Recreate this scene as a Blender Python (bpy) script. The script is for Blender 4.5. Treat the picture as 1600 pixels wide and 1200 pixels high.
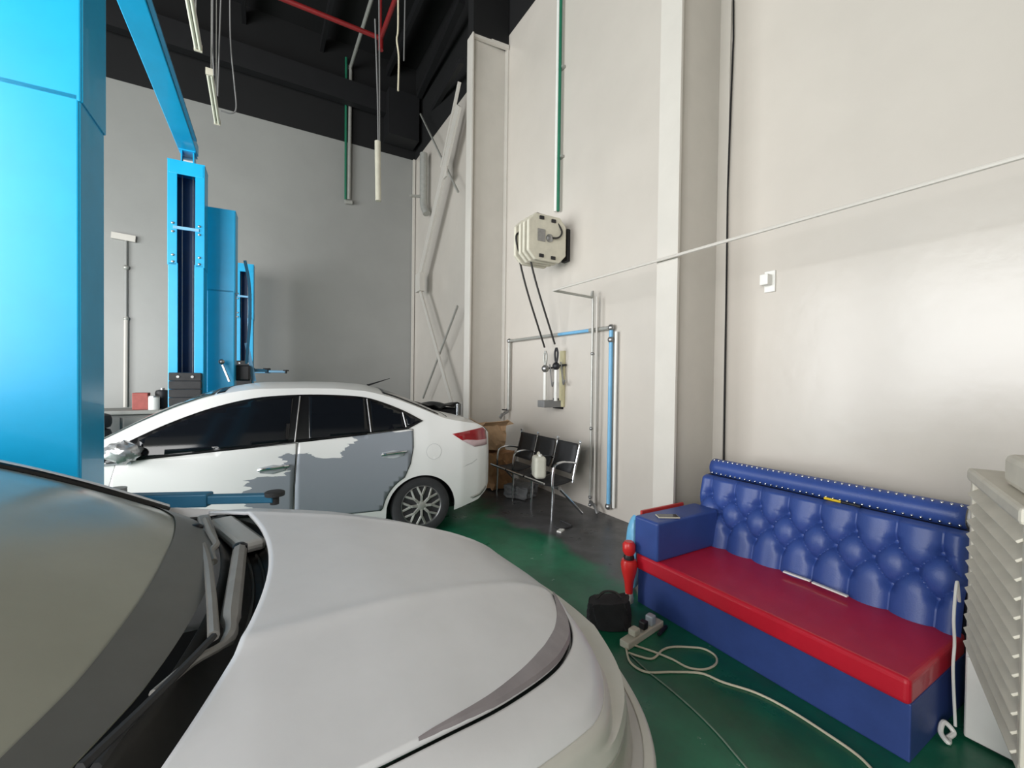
import bpy, bmesh, math, random
from mathutils import Vector, Matrix
random.seed(7)
for o in list(bpy.data.objects): bpy.data.objects.remove(o)
SC = bpy.context.scene
COL = SC.collection
# ------------------------------------------------------------------ camera
F, CX, CY, H = 678.0, 800.0, 600.0, 1.6
def camaxes():
    y = Vector((400-CX, -(585-CY), F)).normalized()      # world Y (along the long wall)
    x = Vector((1950-CX, -(605-CY), F))
    x = (x - y*(x@y)).normalized()                       # world X (towards the long wall)
    z = x.cross(y)
    if z[1] < 0: z = -z
    return x, y, z
AX, AY, AZ = camaxes()
RIGHT = Vector((AX[0], AY[0], AZ[0])); UP = Vector((AX[1], AY[1], AZ[1])); FWD = Vector((AX[2], AY[2], AZ[2]))
cd = bpy.data.cameras.new('camera'); cam = bpy.data.objects.new('camera', cd); COL.objects.link(cam)
cd.sensor_width = 36.0; cd.lens = 36.0*F/1600.0; cd.clip_start = 0.02; cd.clip_end = 200
m = Matrix.Identity(4)
for i in range(3):
    m[i][0] = RIGHT[i]; m[i][1] = UP[i]; m[i][2] = -FWD[i]
m[2][3] = H
cam.matrix_world = m
SC.camera = cam
# ------------------------------------------------------------------ light
w = bpy.data.worlds.new('sky'); SC.world = w; w.use_nodes = True
bg = w.node_tree.nodes['Background']; bg.inputs[0].default_value = (0.86, 0.93, 1.0, 1); bg.inputs[1].default_value = 1.0
def area(name, loc, rot, sx, sy, power, col):
    l = bpy.data.lights.new(name, 'AREA'); l.shape = 'RECTANGLE'; l.size = sx; l.size_y = sy; l.energy = power; l.color = col
    o = bpy.data.objects.new(name, l); COL.objects.link(o); o.location = loc; o.rotation_euler = rot
    return o
# daylight coming in through the open front of the bay and the side door
area('daylight_front_door', (-5.3, -1.95, 2.6), (math.radians(90), 0, 0), 4.8, 5.0, 590, (1.0, 0.985, 0.96))
area('daylight_side_door', (-8.85, 3.6, 2.4), (math.radians(90), 0, math.radians(-90)), 7.6, 4.6, 800, (0.97, 0.985, 1.0))
SC.view_settings.view_transform = 'Standard'; SC.view_settings.look = 'None'
SC.view_settings.gamma = 1.0; SC.view_settings.use_curve_mapping = False
SC.view_settings.exposure = 0.6

# ------------------------------------------------------------------ pixel -> point on a known plane
def ray(px, py): return RIGHT*((px-CX)/F) - UP*((py-CY)/F) + FWD
def onx(px, py, X): d = ray(px, py); return Vector((0, 0, H)) + d*(X/d[0])
def ony(px, py, Y): d = ray(px, py); return Vector((0, 0, H)) + d*(Y/d[1])
def onz(px, py, Z): d = ray(px, py); return Vector((0, 0, H)) + d*((Z-H)/d[2])

# ------------------------------------------------------------------ materials
def lin(c):
    c = c/255.0
    return c/12.92 if c <= 0.04045 else ((c+0.055)/1.055)**2.4
def rgb(r, g, b): return (lin(r), lin(g), lin(b), 1)
MC = {}
def mat(name, col, rough=0.5, metal=0.0, var=0.0, scale=6.0, col2=None, bump=0.0, bscale=None, coat=0.0, spec=0.5, thresh=None, stretch=None, trans=0.0):
    if name in MC: return MC[name]
    M = bpy.data.materials.new(name); M.use_nodes = True; nt = M.node_tree; b = nt.nodes['Principled BSDF']
    b.inputs['Base Color'].default_value = col; b.inputs['Roughness'].default_value = rough; b.inputs['Metallic'].default_value = metal
    b.inputs['Coat Weight'].default_value = coat; b.inputs['Specular IOR Level'].default_value = spec
    b.inputs['Transmission Weight'].default_value = trans
    tc = nt.nodes.new('ShaderNodeTexCoord'); mp = nt.nodes.new('ShaderNodeMapping')
    nt.links.new(tc.outputs['Object'], mp.inputs[0])
    if stretch: mp.inputs['Scale'].default_value = stretch
    if var > 0 or col2:
        n = nt.nodes.new('ShaderNodeTexNoise'); n.inputs['Scale'].default_value = scale; n.inputs['Detail'].default_value = 6; n.inputs['Roughness'].default_value = 0.62
        nt.links.new(mp.outputs[0], n.inputs['Vector'])
        r = nt.nodes.new('ShaderNodeValToRGB')
        c2 = col2 or tuple(max(0, c*(1-var)) for c in col[:3])+(1,)
        lo, hi = thresh or (0.35, 0.65)
        r.color_ramp.elements[0].position = lo; r.color_ramp.elements[0].color = c2
        r.color_ramp.elements[1].position = hi; r.color_ramp.elements[1].color = col
        nt.links.new(n.outputs['Fac'], r.inputs[0]); nt.links.new(r.outputs[0], b.inputs['Base Color'])
    if bump > 0:
        n2 = nt.nodes.new('ShaderNodeTexNoise'); n2.inputs['Scale'].default_value = bscale or scale*4; n2.inputs['Detail'].default_value = 4
        nt.links.new(mp.outputs[0], n2.inputs['Vector'])
        bp = nt.nodes.new('ShaderNodeBump'); bp.inputs['Strength'].default_value = bump; bp.inputs['Distance'].default_value = 0.01
        nt.links.new(n2.outputs['Fac'], bp.inputs['Height']); nt.links.new(bp.outputs[0], b.inputs['Normal'])
    MC[name] = M
    return M
WALLP = mat('wall_paint', rgb(201, 194, 185), 0.24, var=0.05, scale=1.3, bump=0.12, bscale=9)
WALLB = mat('back_wall_paint', rgb(150, 150, 147), 0.38, var=0.07, scale=0.9, bump=0.1, bscale=8)
BLACKW = mat('black_paint', rgb(9, 9, 11), 0.8, var=0.3, scale=2)
STEELW = mat('column_paint', rgb(203, 198, 190), 0.42, var=0.05, scale=3, bump=0.05)
BLUE = mat('lift_blue', rgb(0, 172, 226), 0.34, var=0.10, scale=3, coat=0.2)
BLUED = mat('lift_blue_dark', rgb(48, 116, 150), 0.45, var=0.15, scale=5)
RUBBER = mat('rubber', rgb(52, 52, 54), 0.75, var=0.25, scale=12)
DARK = mat('dark_plastic', rgb(28, 28, 32), 0.5, var=0.2, scale=10)
CHROME = mat('chrome', rgb(215, 217, 220), 0.15, 1.0)
STEEL = mat('steel', rgb(165, 165, 165), 0.38, 0.9, var=0.2, scale=20)
GALV = mat('galvanised', rgb(176, 176, 170), 0.42, 0.35, var=0.15, scale=14)
WHITEP = mat('white_plastic', rgb(232, 231, 226), 0.42, var=0.04, scale=8)
CREAM = mat('cream_plastic', rgb(208, 203, 186), 0.5, var=0.12, scale=9)
GREENP = mat('green_pipe', rgb(30, 110, 82), 0.45, var=0.15, scale=8)
BLUEP = mat('blue_pipe', rgb(120, 182, 222), 0.45, var=0.12, scale=8)
REDP = mat('red_pipe', rgb(128, 26, 28), 0.5, var=0.2, scale=6)
CARW = mat('white_car_paint', rgb(238, 238, 236), 0.28, var=0.02, scale=4, coat=0.4)
PRIMER = mat('grey_primer', rgb(139, 145, 153), 0.62, var=0.08, scale=5, bump=0.03)
GLASSD = mat('tinted_glass', rgb(20, 23, 28), 0.10, spec=0.35)
SILV = mat('dusty_silver_paint', rgb(236, 236, 239), 0.36, var=0.05, scale=5, coat=0.15, bump=0.015, bscale=120)
LEATHB = mat('blue_leather', rgb(54, 80, 150), 0.40, var=0.14, scale=5, bump=0.12, bscale=140)
LEATHR = mat('red_leather', rgb(204, 26, 50), 0.42, coat=0.25, var=0.12, scale=4, bump=0.1, bscale=140)
CARD = mat('cardboard', rgb(184, 140, 100), 0.85, var=0.2, scale=7, bump=0.1)
CORD = mat('cable_cream', rgb(214, 206, 182), 0.55, var=0.1, scale=10)
CABLEK = mat('cable_black', rgb(38, 36, 34), 0.55)

# ------------------------------------------------------------------ mesh helpers
class MB:
    def __init__(s): s.v = []; s.f = []
    def add(s, vs, fs):
        k = len(s.v); s.v += [tuple(v) for v in vs]; s.f += [tuple(i+k for i in f) for f in fs]; return s
    def box(s, c, d, rz=0.0, mtx=None):
        hx, hy, hz = d[0]/2, d[1]/2, d[2]/2; vs = []
        R = mtx or Matrix.Rotation(rz, 3, 'Z')
        for z in (-hz, hz):
            for x, y in ((-hx, -hy), (hx, -hy), (hx, hy), (-hx, hy)): vs.append(R @ Vector((x, y, z)) + Vector(c))
        return s.add(vs, [(0, 3, 2, 1), (4, 5, 6, 7), (0, 1, 5, 4), (1, 2, 6, 5), (2, 3, 7, 6), (3, 0, 4, 7)])
    def bar(s, a, b, wd, th):                       # rectangular bar from a to b
        a, b = Vector(a), Vector(b); d = b-a; L = d.length; z = d.normalized()
        ref = Vector((0, 0, 1)) if abs(z.z) < 0.95 else Vector((0, 1, 0))
        x = z.cross(ref).normalized(); y = x.cross(z).normalized()
        M = Matrix((x, y, z)).transposed()
        return s.box((a+b)/2, (wd, th, L), mtx=M)
    def tube(s, pts, r, seg=10, caps=True, closed=False):
        pts = [Vector(p) for p in pts]; n = len(pts); vs = []; fs = []
        rr = r if isinstance(r, (list, tuple)) else [r]*n
        t0 = (pts[1]-pts[0]).normalized(); ref = Vector((0, 0, 1)) if abs(t0.z) < 0.9 else Vector((1, 0, 0))
        u = t0.cross(ref).normalized()
        for i, p in enumerate(pts):
            a = pts[i-1] if (i > 0 or closed) else p; b = pts[(i+1) % n] if (i < n-1 or closed) else p
            t = (b-a).normalized(); u = (u - t*(u@t))
            u = u.normalized() if u.length > 1e-6 else t.orthogonal().normalized(); v = t.cross(u)
            for k in range(seg):
                an = 2*math.pi*k/seg; vs.append(p + (u*math.cos(an)+v*math.sin(an))*rr[i])
        for i in range(n if closed else n-1):
            j = (i+1) % n
            for k in range(seg): fs.append((i*seg+k, i*seg+(k+1) % seg, j*seg+(k+1) % seg, j*seg+k))
        if caps and not closed: fs += [tuple(range(seg-1, -1, -1)), tuple((n-1)*seg+k for k in range(seg))]
        return s.add(vs, fs)
    def lathe(s, prof, axis=((0, 0, 0), (0, 0, 1)), seg=24):   # prof: (radius, along)
        o = Vector(axis[0]); z = Vector(axis[1]).normalized(); x = z.orthogonal().normalized(); y = z.cross(x); vs = []; fs = []
        n = len(prof)
        for r, h in prof:
            for k in range(seg):
                a = 2*math.pi*k/seg; vs.append(o + z*h + (x*math.cos(a)+y*math.sin(a))*max(r, 1e-4))
        for i in range(n-1):
            for k in range(seg): fs.append((i*seg+k, i*seg+(k+1) % seg, (i+1)*seg+(k+1) % seg, (i+1)*seg+k))
        fs += [tuple(range(seg-1, -1, -1)), tuple((n-1)*seg+k for k in range(seg))]
        return s.add(vs, fs)
    def grid(s, fn, nu, nv, flip=False):
        vs = [fn(i/nu, j/nv) for i in range(nu+1) for j in range(nv+1)]; fs = []
        for i in range(nu):
            for j in range(nv):
                q = (i*(nv+1)+j, (i+1)*(nv+1)+j, (i+1)*(nv+1)+j+1, i*(nv+1)+j+1)
                fs.append(q[::-1] if flip else q)
        return s.add(vs, fs)
    def prism(s, poly, off):                          # polygon (3D points) extruded by vector off
        n = len(poly); off = Vector(off); vs = [Vector(p) for p in poly]+[Vector(p)+off for p in poly]
        return s.add(vs, [tuple(range(n))[::-1], tuple(range(n, 2*n))]+[(i, (i+1) % n, n+(i+1) % n, n+i) for i in range(n)])
    def ball(s, c, r, sc=(1, 1, 1), seg=14, ring=8):
        vs = []; fs = []
        for i in range(ring+1):
            p = math.pi*i/ring
            for k in range(seg):
                a = 2*math.pi*k/seg
                vs.append(Vector(c)+Vector((math.sin(p)*math.cos(a)*sc[0], math.sin(p)*math.sin(a)*sc[1], math.cos(p)*sc[2]))*r)
        for i in range(ring):
            for k in range(seg): fs.append((i*seg+k, (i+1)*seg+k, (i+1)*seg+(k+1) % seg, i*seg+(k+1) % seg))
        return s.add(vs, fs)
    def build(s, name, mt, parent=None, smooth=False, bevel=0.0, seg=2, solid=0.0, weld=False, subd=0, origin=None):
        me = bpy.data.meshes.new(name)
        vs = s.v
        if origin is not None: vs = [tuple(Vector(v)-Vector(origin)) for v in s.v]
        me.from_pydata(vs, [], s.f); me.validate(); me.update()
        bm = bmesh.new(); bm.from_mesh(me)
        if weld: bmesh.ops.remove_doubles(bm, verts=bm.verts, dist=1e-5)
        bmesh.ops.recalc_face_normals(bm, faces=bm.faces); bm.to_mesh(me); bm.free()
        me.materials.append(mt)
        o = bpy.data.objects.new(name, me); COL.objects.link(o)
        if origin is not None: o.location = origin
        if smooth:
            me.shade_smooth()
            try: me.set_sharp_from_angle(angle=math.radians(40))
            except Exception: pass
        if solid:
            md = o.modifiers.new('thickness', 'SOLIDIFY'); md.thickness = solid; md.offset = -1
        if bevel:
            md = o.modifiers.new('bevel', 'BEVEL'); md.width = bevel; md.segments = seg; md.limit_method = 'ANGLE'; md.angle_limit = math.radians(40)
        if subd:
            md = o.modifiers.new('subd', 'SUBSURF'); md.levels = subd; md.render_levels = subd
        if parent: o.parent = parent
        return o
def empty(name, loc=(0, 0, 0), rz=0.0):
    o = bpy.data.objects.new(name, None); COL.objects.link(o); o.location = loc; o.rotation_euler = (0, 0, rz); o.empty_display_size = 0.1
    return o
def tag(o, label, cat, group=None, kind=None):
    o['label'] = label
    if cat: o['category'] = cat
    if group: o['group'] = group
    if kind: o['kind'] = kind
    return o
def struct(o, label=None):
    o['kind'] = 'structure'
    if label: o['label'] = label
    return o
def share(src, parent, loc, rot=None, name=None):      # another piece with the same mesh
    c = src.copy(); c.name = name or src.name.split('.')[0]; COL.objects.link(c); c.parent = parent; c.location = loc
    if rot is not None: c.rotation_euler = rot
    return c
def arc(c, r, a0, a1, n, ax='xz'):
    out = []
    for i in range(n+1):
        a = a0+(a1-a0)*i/n; p, q = math.cos(a)*r, math.sin(a)*r
        out.append({'xz': (c[0]+p, c[1], c[2]+q), 'yz': (c[0], c[1]+p, c[2]+q), 'xy': (c[0]+p, c[1]+q, c[2])}[ax])
    return out
def spline(pts, n=8):                                  # Catmull-Rom through points
    P = [Vector(p) for p in pts]; P = [P[0]*2-P[1]]+P+[P[-1]*2-P[-2]]; out = []
    for i in range(1, len(P)-2):
        for k in range(n):
            t = k/n; a, b, c, d = P[i-1:i+3]
            out.append(0.5*((2*b)+(c-a)*t+(2*a-5*b+4*c-d)*t*t+(3*b-a-3*c+d)*t**3))
    out.append(P[-2]); return out
def interp(x, xs, ys):
    if x <= xs[0]: return ys[0]
    for i in range(len(xs)-1):
        if x <= xs[i+1]: return ys[i]+(ys[i+1]-ys[i])*(x-xs[i])/(xs[i+1]-xs[i])
    return ys[-1]
def smoothi(x, xs, ys):                                # smooth (monotone-ish) interpolation: box average of linear
    s = 0
    for k in range(9): s += interp(x+(k-4)*0.016, xs, ys)
    return s/9

# ================================================================== THE ROOM
WX, YB, XL, YF, PT, CH = 3.58, 11.2, -9.0, -2.05, 7.25, 9.6
# floor paint: green coating with an unpainted dark strip along the long wall, scuffs and pale splashes
def floor_mat():
    M = bpy.data.materials.new('floor_paint'); M.use_nodes = True; nt = M.node_tree; b = nt.nodes['Principled BSDF']; N = nt.nodes.new; L = nt.links.new
    tc = N('ShaderNodeTexCoord')
    def noise(sc, det=6, rough=0.6):
        n = N('ShaderNodeTexNoise'); n.inputs['Scale'].default_value = sc; n.inputs['Detail'].default_value = det; n.inputs['Roughness'].default_value = rough
        L(tc.outputs['Object'], n.inputs['Vector']); return n.outputs['Fac']
    def ramp(f, lo, hi, c0, c1):
        r = N('ShaderNodeValToRGB'); r.color_ramp.elements[0].position = lo; r.color_ramp.elements[1].position = hi
        r.color_ramp.elements[0].color = c0; r.color_ramp.elements[1].color = c1; L(f, r.inputs[0]); return r.outputs[0]
    def mix(f, a, c):
        x = N('ShaderNodeMix'); x.data_type = 'RGBA'; L(f, x.inputs[0]); L(a, x.inputs[6]); L(c, x.inputs[7]); return x.outputs[2]
    green = ramp(noise(1.4), 0.3, 0.7, rgb(12, 78, 56), rgb(28, 128, 92))
    dirt = ramp(noise(5, 8, 0.7), 0.52, 0.75, (0, 0, 0, 1), (0.45, 0.45, 0.45, 1))
    grimec = ramp(noise(3), 0.4, 0.6, rgb(52, 78, 66), rgb(70, 92, 80))
    green = mix(dirt, green, grimec)
    grey = ramp(noise(3.5, 8), 0.3, 0.7, rgb(64, 64, 66), rgb(98, 98, 100))
    sx = N('ShaderNodeSeparateXYZ'); L(tc.outputs['Object'], sx.inputs[0])
    ma = N('ShaderNodeMath'); ma.operation = 'MULTIPLY_ADD'; L(noise(1.1, 6), ma.inputs[0]); ma.inputs[1].default_value = 1.3; L(sx.outputs['X'], ma.inputs[2])
    strip = N('ShaderNodeMapRange'); L(ma.outputs[0], strip.inputs[0]); strip.inputs[1].default_value = 3.02; strip.inputs[2].default_value = 3.22
    ym = N('ShaderNodeMapRange'); L(sx.outputs['Y'], ym.inputs[0]); ym.inputs[1].default_value = 1.3; ym.inputs[2].default_value = 1.9
    sm = N('ShaderNodeMath'); sm.operation = 'MULTIPLY'; L(strip.outputs[0], sm.inputs[0]); L(ym.outputs[0], sm.inputs[1])
    c = mix(sm.outputs[0], green, grey)
    spl = ramp(noise(12, 4, 0.6), 0.695, 0.73, (0, 0, 0, 1), (0.75, 0.75, 0.75, 1))
    white = N('ShaderNodeRGB'); white.outputs[0].default_value = rgb(176, 190, 184)
    c = mix(spl, c, white.outputs[0])
    L(c, b.inputs['Base Color'])
    L(ramp(noise(2.5), 0.3, 0.7, (0.22, 0.22, 0.22, 1), (0.5, 0.5, 0.5, 1)), b.inputs['Roughness'])
    bp = N('ShaderNodeBump'); bp.inputs['Strength'].default_value = 0.08; bp.inputs['Distance'].default_value = 0.01; L(noise(30), bp.inputs['Height']); L(bp.outputs[0], b.inputs['Normal'])
    return M
struct(MB().box(((XL+WX)/2, (YF+YB)/2, -0.1), (WX-XL+0.6, YB-YF+0.6, 0.2)).build('floor', floor_mat()))
T = 0.2
struct(MB().box((WX+T/2, (YF+YB)/2, PT/2), (T, YB-YF, PT)).build('wall_right', WALLP))
struct(MB().box((WX+T/2, (YF+YB)/2, (PT+CH)/2), (T, YB-YF, CH-PT)).build('wall_right_upper', BLACKW))
struct(MB().box(((XL+WX)/2, YB+T/2, PT/2), (WX-XL, T, PT)).build('wall_back', WALLB))
struct(MB().box(((XL+WX)/2, YB+T/2, (PT+CH)/2), (WX-XL, T, CH-PT)).build('wall_back_upper', BLACKW))
# side wall with a wide door opening; front wall with the open shutter bay
lw = MB(); lw.box((XL-T/2, -1.12, 2.4), (T, 1.86, 4.8)); lw.box((XL-T/2, 9.3, 2.4), (T, 3.8, 4.8)); lw.box((XL-T/2, (YF+YB)/2, 6.1), (T, YB-YF, 2.6))
struct(lw.build('wall_left', WALLP))
struct(MB().box((XL-T/2, (YF+YB)/2, (PT+CH)/2), (T, YB-YF, CH-PT)).build('wall_left_upper', BLACKW))
fw = MB(); fw.box((-8.4, YF-T/2, 2.6), (1.2, T, 5.2)); fw.box((.39, YF-T/2, 2.6), (6.38, T, 5.2)); fw.box(((XL+WX)/2, YF-T/2, 6.22), (WX-XL, T, 2.06))
struct(fw.build('wall_front', WALLP))
struct(MB().box(((XL+WX)/2, YF-T/2, (PT+CH)/2), (WX-XL, T, CH-PT)).build('wall_front_upper', BLACKW))
struct(MB().box(((XL+WX)/2, (YF+YB)/2, CH+0.1), (WX-XL+0.4, YB-YF+0.4, 0.2)).build('ceiling', BLACKW))
# I-section columns standing off the long wall
CF = 2.92
def column(y, name):
    e = empty(name, (3.25, y, 0)); fl, tf, tw = 0.21, 0.022, 0.016
    MB().box((CF-3.25+tf/2, 0, 3.52), (tf, fl, 7.04)).build('flange', STEELW, e)
    MB().box((WX-3.25-tf/2-0.002, 0, 3.52), (tf, fl, 7.04)).build('flange', STEELW, e)
    MB().box(((CF+WX)/2-3.25, 0, 3.52), (WX-CF-0.05, tw, 7.04)).build('web', STEELW, e)
    MB().box(((CF+WX)/2-3.25, 0, 8.32), (WX-CF-0.02, 0.2, 2.54)).build('column_head', BLACKW, e)
    return struct(e)
column(2.455, 'trim_1')['label'] = 'pale steel I-section column rising beside the blue sofa'
column(6.40, 'trim_2')['label'] = 'pale steel I-section column behind the white car boot'
column(-1.3, 'trim_3')['label'] = 'pale steel I-section column by the open front'
# roof steel, all black
def beam(name, a, b, wd, th, label): return struct(MB().bar(a, b, wd, th).build(name, BLACKW), label)
STEELK = mat('roof_steel', rgb(17, 17, 20), 0.65, var=0.25, scale=3)
def rbeam(name, a, b, wd, th, label): return struct(MB().bar(a, b, wd, th).build(name, STEELK), label)
rbeam('roof_beam', (XL, 2.455, 8.9), (WX, 2.455, 8.9), 0.2, 0.5, 'black roof rafter over the sofa column')
rbeam('roof_beam', (XL, 6.4, 8.9), (WX, 6.4, 8.9), 0.2, 0.5, 'black roof rafter over the column behind the white car')
rbeam('roof_beam', (XL, 10.95, 8.3), (WX, 10.95, 8.3), 0.2, 0.5, 'black eaves beam along the back wall')
for i in range(8):
    rbeam('roof_purlin', (-8+1.55*i, YF, 9.3), (-8+1.55*i, YB, 9.3), 0.08, 0.22, 'black roof purlin running the length of the bay')['group'] = 'roof purlins'
rbeam('roof_brace', ony(655, 150, 10.6), onx(722, 0, 3.2), 0.12, 0.12, 'dark diagonal roof brace rising to the right')
rbeam('roof_brace', ony(672, 180, 10.4), onx(722, 95, 3.2), 0.09, 0.09, 'thinner dark diagonal brace under the roof brace')
struct(MB().box((3.1, 10.85, 8.0), (0.75, 0.5, 1.1)).build('trim_4', STEELK), 'black steel haunch in the roof corner')

# ================================================================== X-bracing in the far bay
BX = 3.30
t = empty('wall_brace', (BX, 8.8, 0))
def addp(mb, name, mt, parent, **k):
    o = mb.build(name, mt, None, **k); o.parent = parent; o.matrix_parent_inverse = Matrix.Translation(-Vector(parent.location)) if parent.rotation_euler.z == 0 else parent.matrix_basis.inverted()
    return o
addp(MB().bar(onx(717, 165, BX), onx(656, 432, BX), 0.05, 0.20), 'brace_channel', STEELW, t)
addp(MB().bar(onx(718, 128, BX), onx(690, 262, BX), 0.04, 0.09), 'brace_angle', STEELW, t)
addp(MB().bar(onx(657, 178, BX+.04), onx(716, 300, BX+.04), 0.03, 0.03), 'tie_rod', GALV, t)
addp(MB().bar(onx(656, 452, BX), onx(712, 652, BX), 0.03, 0.11), 'brace_flat', STEELW, t)
addp(MB().bar(onx(715, 478, BX+.04), onx(661, 622, BX+.04), 0.03, 0.04), 'tie_rod', GALV, t)
p = onx(656, 442, BX); addp(MB().box(p, (0.12, 0.34, 0.42)), 'gusset', STEELW, t)
p = onx(694, 268, BX); addp(MB().box(p, (0.03, 0.30, 0.30)), 'gusset', STEELW, t)
tag(t, 'pale diagonal cross bracing with gusset plates between corner and column', 'brace')
# corner angle, downpipe
struct(MB().box((WX-0.05, YB-0.05, 3.62), (0.06, 0.06, 7.24)).build('trim_5', STEELW), 'pale corner post where back wall meets long wall')
t = empty('downpipe', (3.3, 10.9, 0))
a = ony(662, 240, 10.0); b = ony(662, 318, 10.0); c = ony(667, 334, 9.9)
addp(MB().tube(spline([a, (a+b)/2, b, c], 8), 0.09, 14), 'pipe', GALV, t, smooth=True)
addp(MB().bar(ony(641, 306, 10.0), ony(660, 307, 10.0), 0.05, 0.05), 'bracket', GALV, t)
tag(t, 'short grey downpipe with bent foot high in the far corner', 'pipe')
t = MB().bar((CF+0.02, 6.36, onx(735, 70, 3.0)[2]), (WX-0.01, 6.30, onx(735, 70, 3.0)[2]), 0.06, 0.06).build('stub_pipe', STEELW, smooth=False)
tag(t, 'short pale stub bar joining far column top to wall', 'bar')
tag(MB().tube(spline([onx(752, 572, WX-.03), onx(751, 600, WX-.03), onx(756, 608, WX-.06), onx(764, 611, WX-.06), onx(767, 605, WX-.03)], 6), 0.018, 8).build('wall_hook', STEELW, smooth=True), 'small pale hook-shaped pipe on wall behind car boot', 'hook')

# ================================================================== conduit across the column faces, pipes on the long wall
t = empty('wall_conduit', (CF-0.03, 4.0, 2.4))
zc_ = onx(934, 466, WX-.03)[2]; yc_ = onx(934, 466, WX-.03)[1]
addp(MB().tube([(CF-.03, YF+.02, zc_+.03), (CF-.03, yc_, zc_+.02)], 0.013, 8), 'conduit_run', STEELW, t, smooth=True)
addp(MB().tube([(CF-.03, yc_, zc_+.02), (WX-.12, yc_, zc_)], 0.015, 8), 'conduit_arm', GALV, t, smooth=True)
addp(MB().tube(spline([(WX-.13, yc_, zc_), (WX-.105, yc_, zc_-.03), (WX-.10, yc_, 1.2), (WX-.10, yc_, 0.12)], 6), 0.015, 8), 'conduit_drop', GALV, t, smooth=True)
addp(MB().tube([(WX-.10, yc_-.07, zc_+.0), (WX-.10, yc_-.07, 0.1)], 0.011, 8), 'conduit_drop', STEELW, t, smooth=True)
for zz in (0.08, 0.17, 1.0, 1.9): addp(MB().ball((WX-.10, yc_, zz), 0.024), 'coupling', STEEL, t, smooth=True)
addp(MB().tube([(WX-.10, yc_, .12), (WX-.12, yc_-.10, .10), (WX-.12, yc_-.16, .02)], 0.020, 8), 'valve', STEEL, t, smooth=True)
tag(t, 'thin galvanised conduit running along the wall then turning down to floor', 'conduit')
t = empty('air_pipe', (WX-.04, 5.0, 2.2))
pa = onx(796, 532, WX-.05); pb = onx(955, 513, WX-.05)
zt = (pa[2]+pb[2])/2
addp(MB().tube([(WX-.05, pa[1], zt), (WX-.05, pa[1], onx(793, 640, WX-.05)[2])], 0.024, 10), 'drop_pipe', GALV, t, smooth=True)
addp(MB().tube([(WX-.05, pa[1], zt), (WX-.05, 4.75, zt)], 0.022, 10), 'pipe_run', GALV, t, smooth=True)
addp(MB().tube([(WX-.05, 4.75, zt), (WX-.05, 4.12, zt)], 0.021, 10), 'pipe_run', BLUEP, t, smooth=True)
addp(MB().tube([(WX-.05, 4.12, zt), (WX-.05, pb[1], zt)], 0.024, 10), 'pipe_run', GALV, t, smooth=True)
addp(MB().tube([(WX-.05, pb[1], zt), (WX-.05, pb[1], 0.1)], 0.024, 12), 'main_drop', BLUEP, t, smooth=True)
addp(MB().tube([(WX-.04, pb[1]-.075, zt-.05), (WX-.04, pb[1]-.075, 0.12)], 0.018, 10), 'thin_drop', WHITEP, t, smooth=True)
for zz in (zt, zt-.14, .12): addp(MB().ball((WX-.05, pb[1], zz), 0.040), 'fitting', STEEL, t, smooth=True)
addp(MB().ball((WX-.05, pa[1], zt), 0.04), 'fitting', STEEL, t, smooth=True)
q = onx(793, 643, WX-.05); addp(MB().tube([q+Vector((0, 0, .05)), q, q+Vector((-.1, 0, -.05)), q+Vector((-.12, .03, -.1))], 0.026, 8), 'tap', STEEL, t, smooth=True)
addp(MB().bar(q+Vector((-.06, -.05, .03)), q+Vector((-.06, .06, .03)), .02, .02), 'tap_handle', DARK, t)
tag(t, 'pale blue compressed-air pipe looping over the tool board with a tap', 'pipe')
tag(MB().tube([onx(1146, 0, WX-.02), onx(1146, 60, WX-.02), onx(1140, 210, WX-.02), onx(1137, 300, WX-.02), onx(1131, 720, WX-.02)], 0.008, 6).build('wall_cable', STEELK, smooth=True), 'thin dark cable running down the wall beside sofa column', 'cable')
# wall switch
t = empty('wall_switch', (WX, 2.0, 2.4))
p = onx(1203, 440, WX-.01)
addp(MB().box((WX-.008, p[1], p[2]), (.016, .085, .17)), 'back_plate', WHITEP, t, bevel=.004)
addp(MB().box((WX-.05, p[1]+.01, p[2]+.01), (.07, .065, .085)), 'sensor_box', WHITEP, t, bevel=.006)
tag(t, 'small white sensor box on a plate fixed to the wall above sofa', 'switch box')

# ================================================================== hose reel and tool board
RY, RXc = 4.6, 3.20
t = empty('hose_reel', (RXc, RY, 3.5))
RD = 4.50
cz = ony(856, 372, RD)
def oct_prof(c, r, y0, y1, ch=0.36):
    pts = []
    for sx, sz in ((1, -1), (1, 1), (-1, 1), (-1, -1)):
        cc = [(r, r*(1-ch)), (r*(1-ch), r)]
        a = [(sx*x, sz*z) for x, z in cc]
        if sx*sz > 0: pts += a
        else: pts += a[::-1]
    pts = sorted(pts, key=lambda q: math.atan2(q[1], q[0]))
    return [(c[0]+x, y0, c[2]+z) for x, z in pts], (0, y1-y0, 0)
RS = 0.29
def drum(yy):
    pl, off = oct_prof((cz[0], 0, cz[2]), RS, yy, yy+.05); c = addp(MB().prism(pl, off), 'drum_cover', CREAM, t, bevel=.015)
    return c
drum(RD); drum(RD+.10); drum(RD+.19); drum(RD+.31)
addp(MB().lathe([(.20, 0), (.20, .33)], ((cz[0], RD+.01, cz[2]), (0, 1, 0)), 20), 'hose_coil', CABLEK, t, smooth=True)
addp(MB().lathe([(.05, 0), (.05, .02), (.02, .04)], ((cz[0]+.02, RD, cz[2]), (0, -1, 0)), 16), 'hub', STEEL, t, smooth=True)
addp(MB().box((cz[0]-.10, RD-.006, cz[2]+.02), (.11, .008, .15)), 'rating_plate', STEEL, t)
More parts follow.
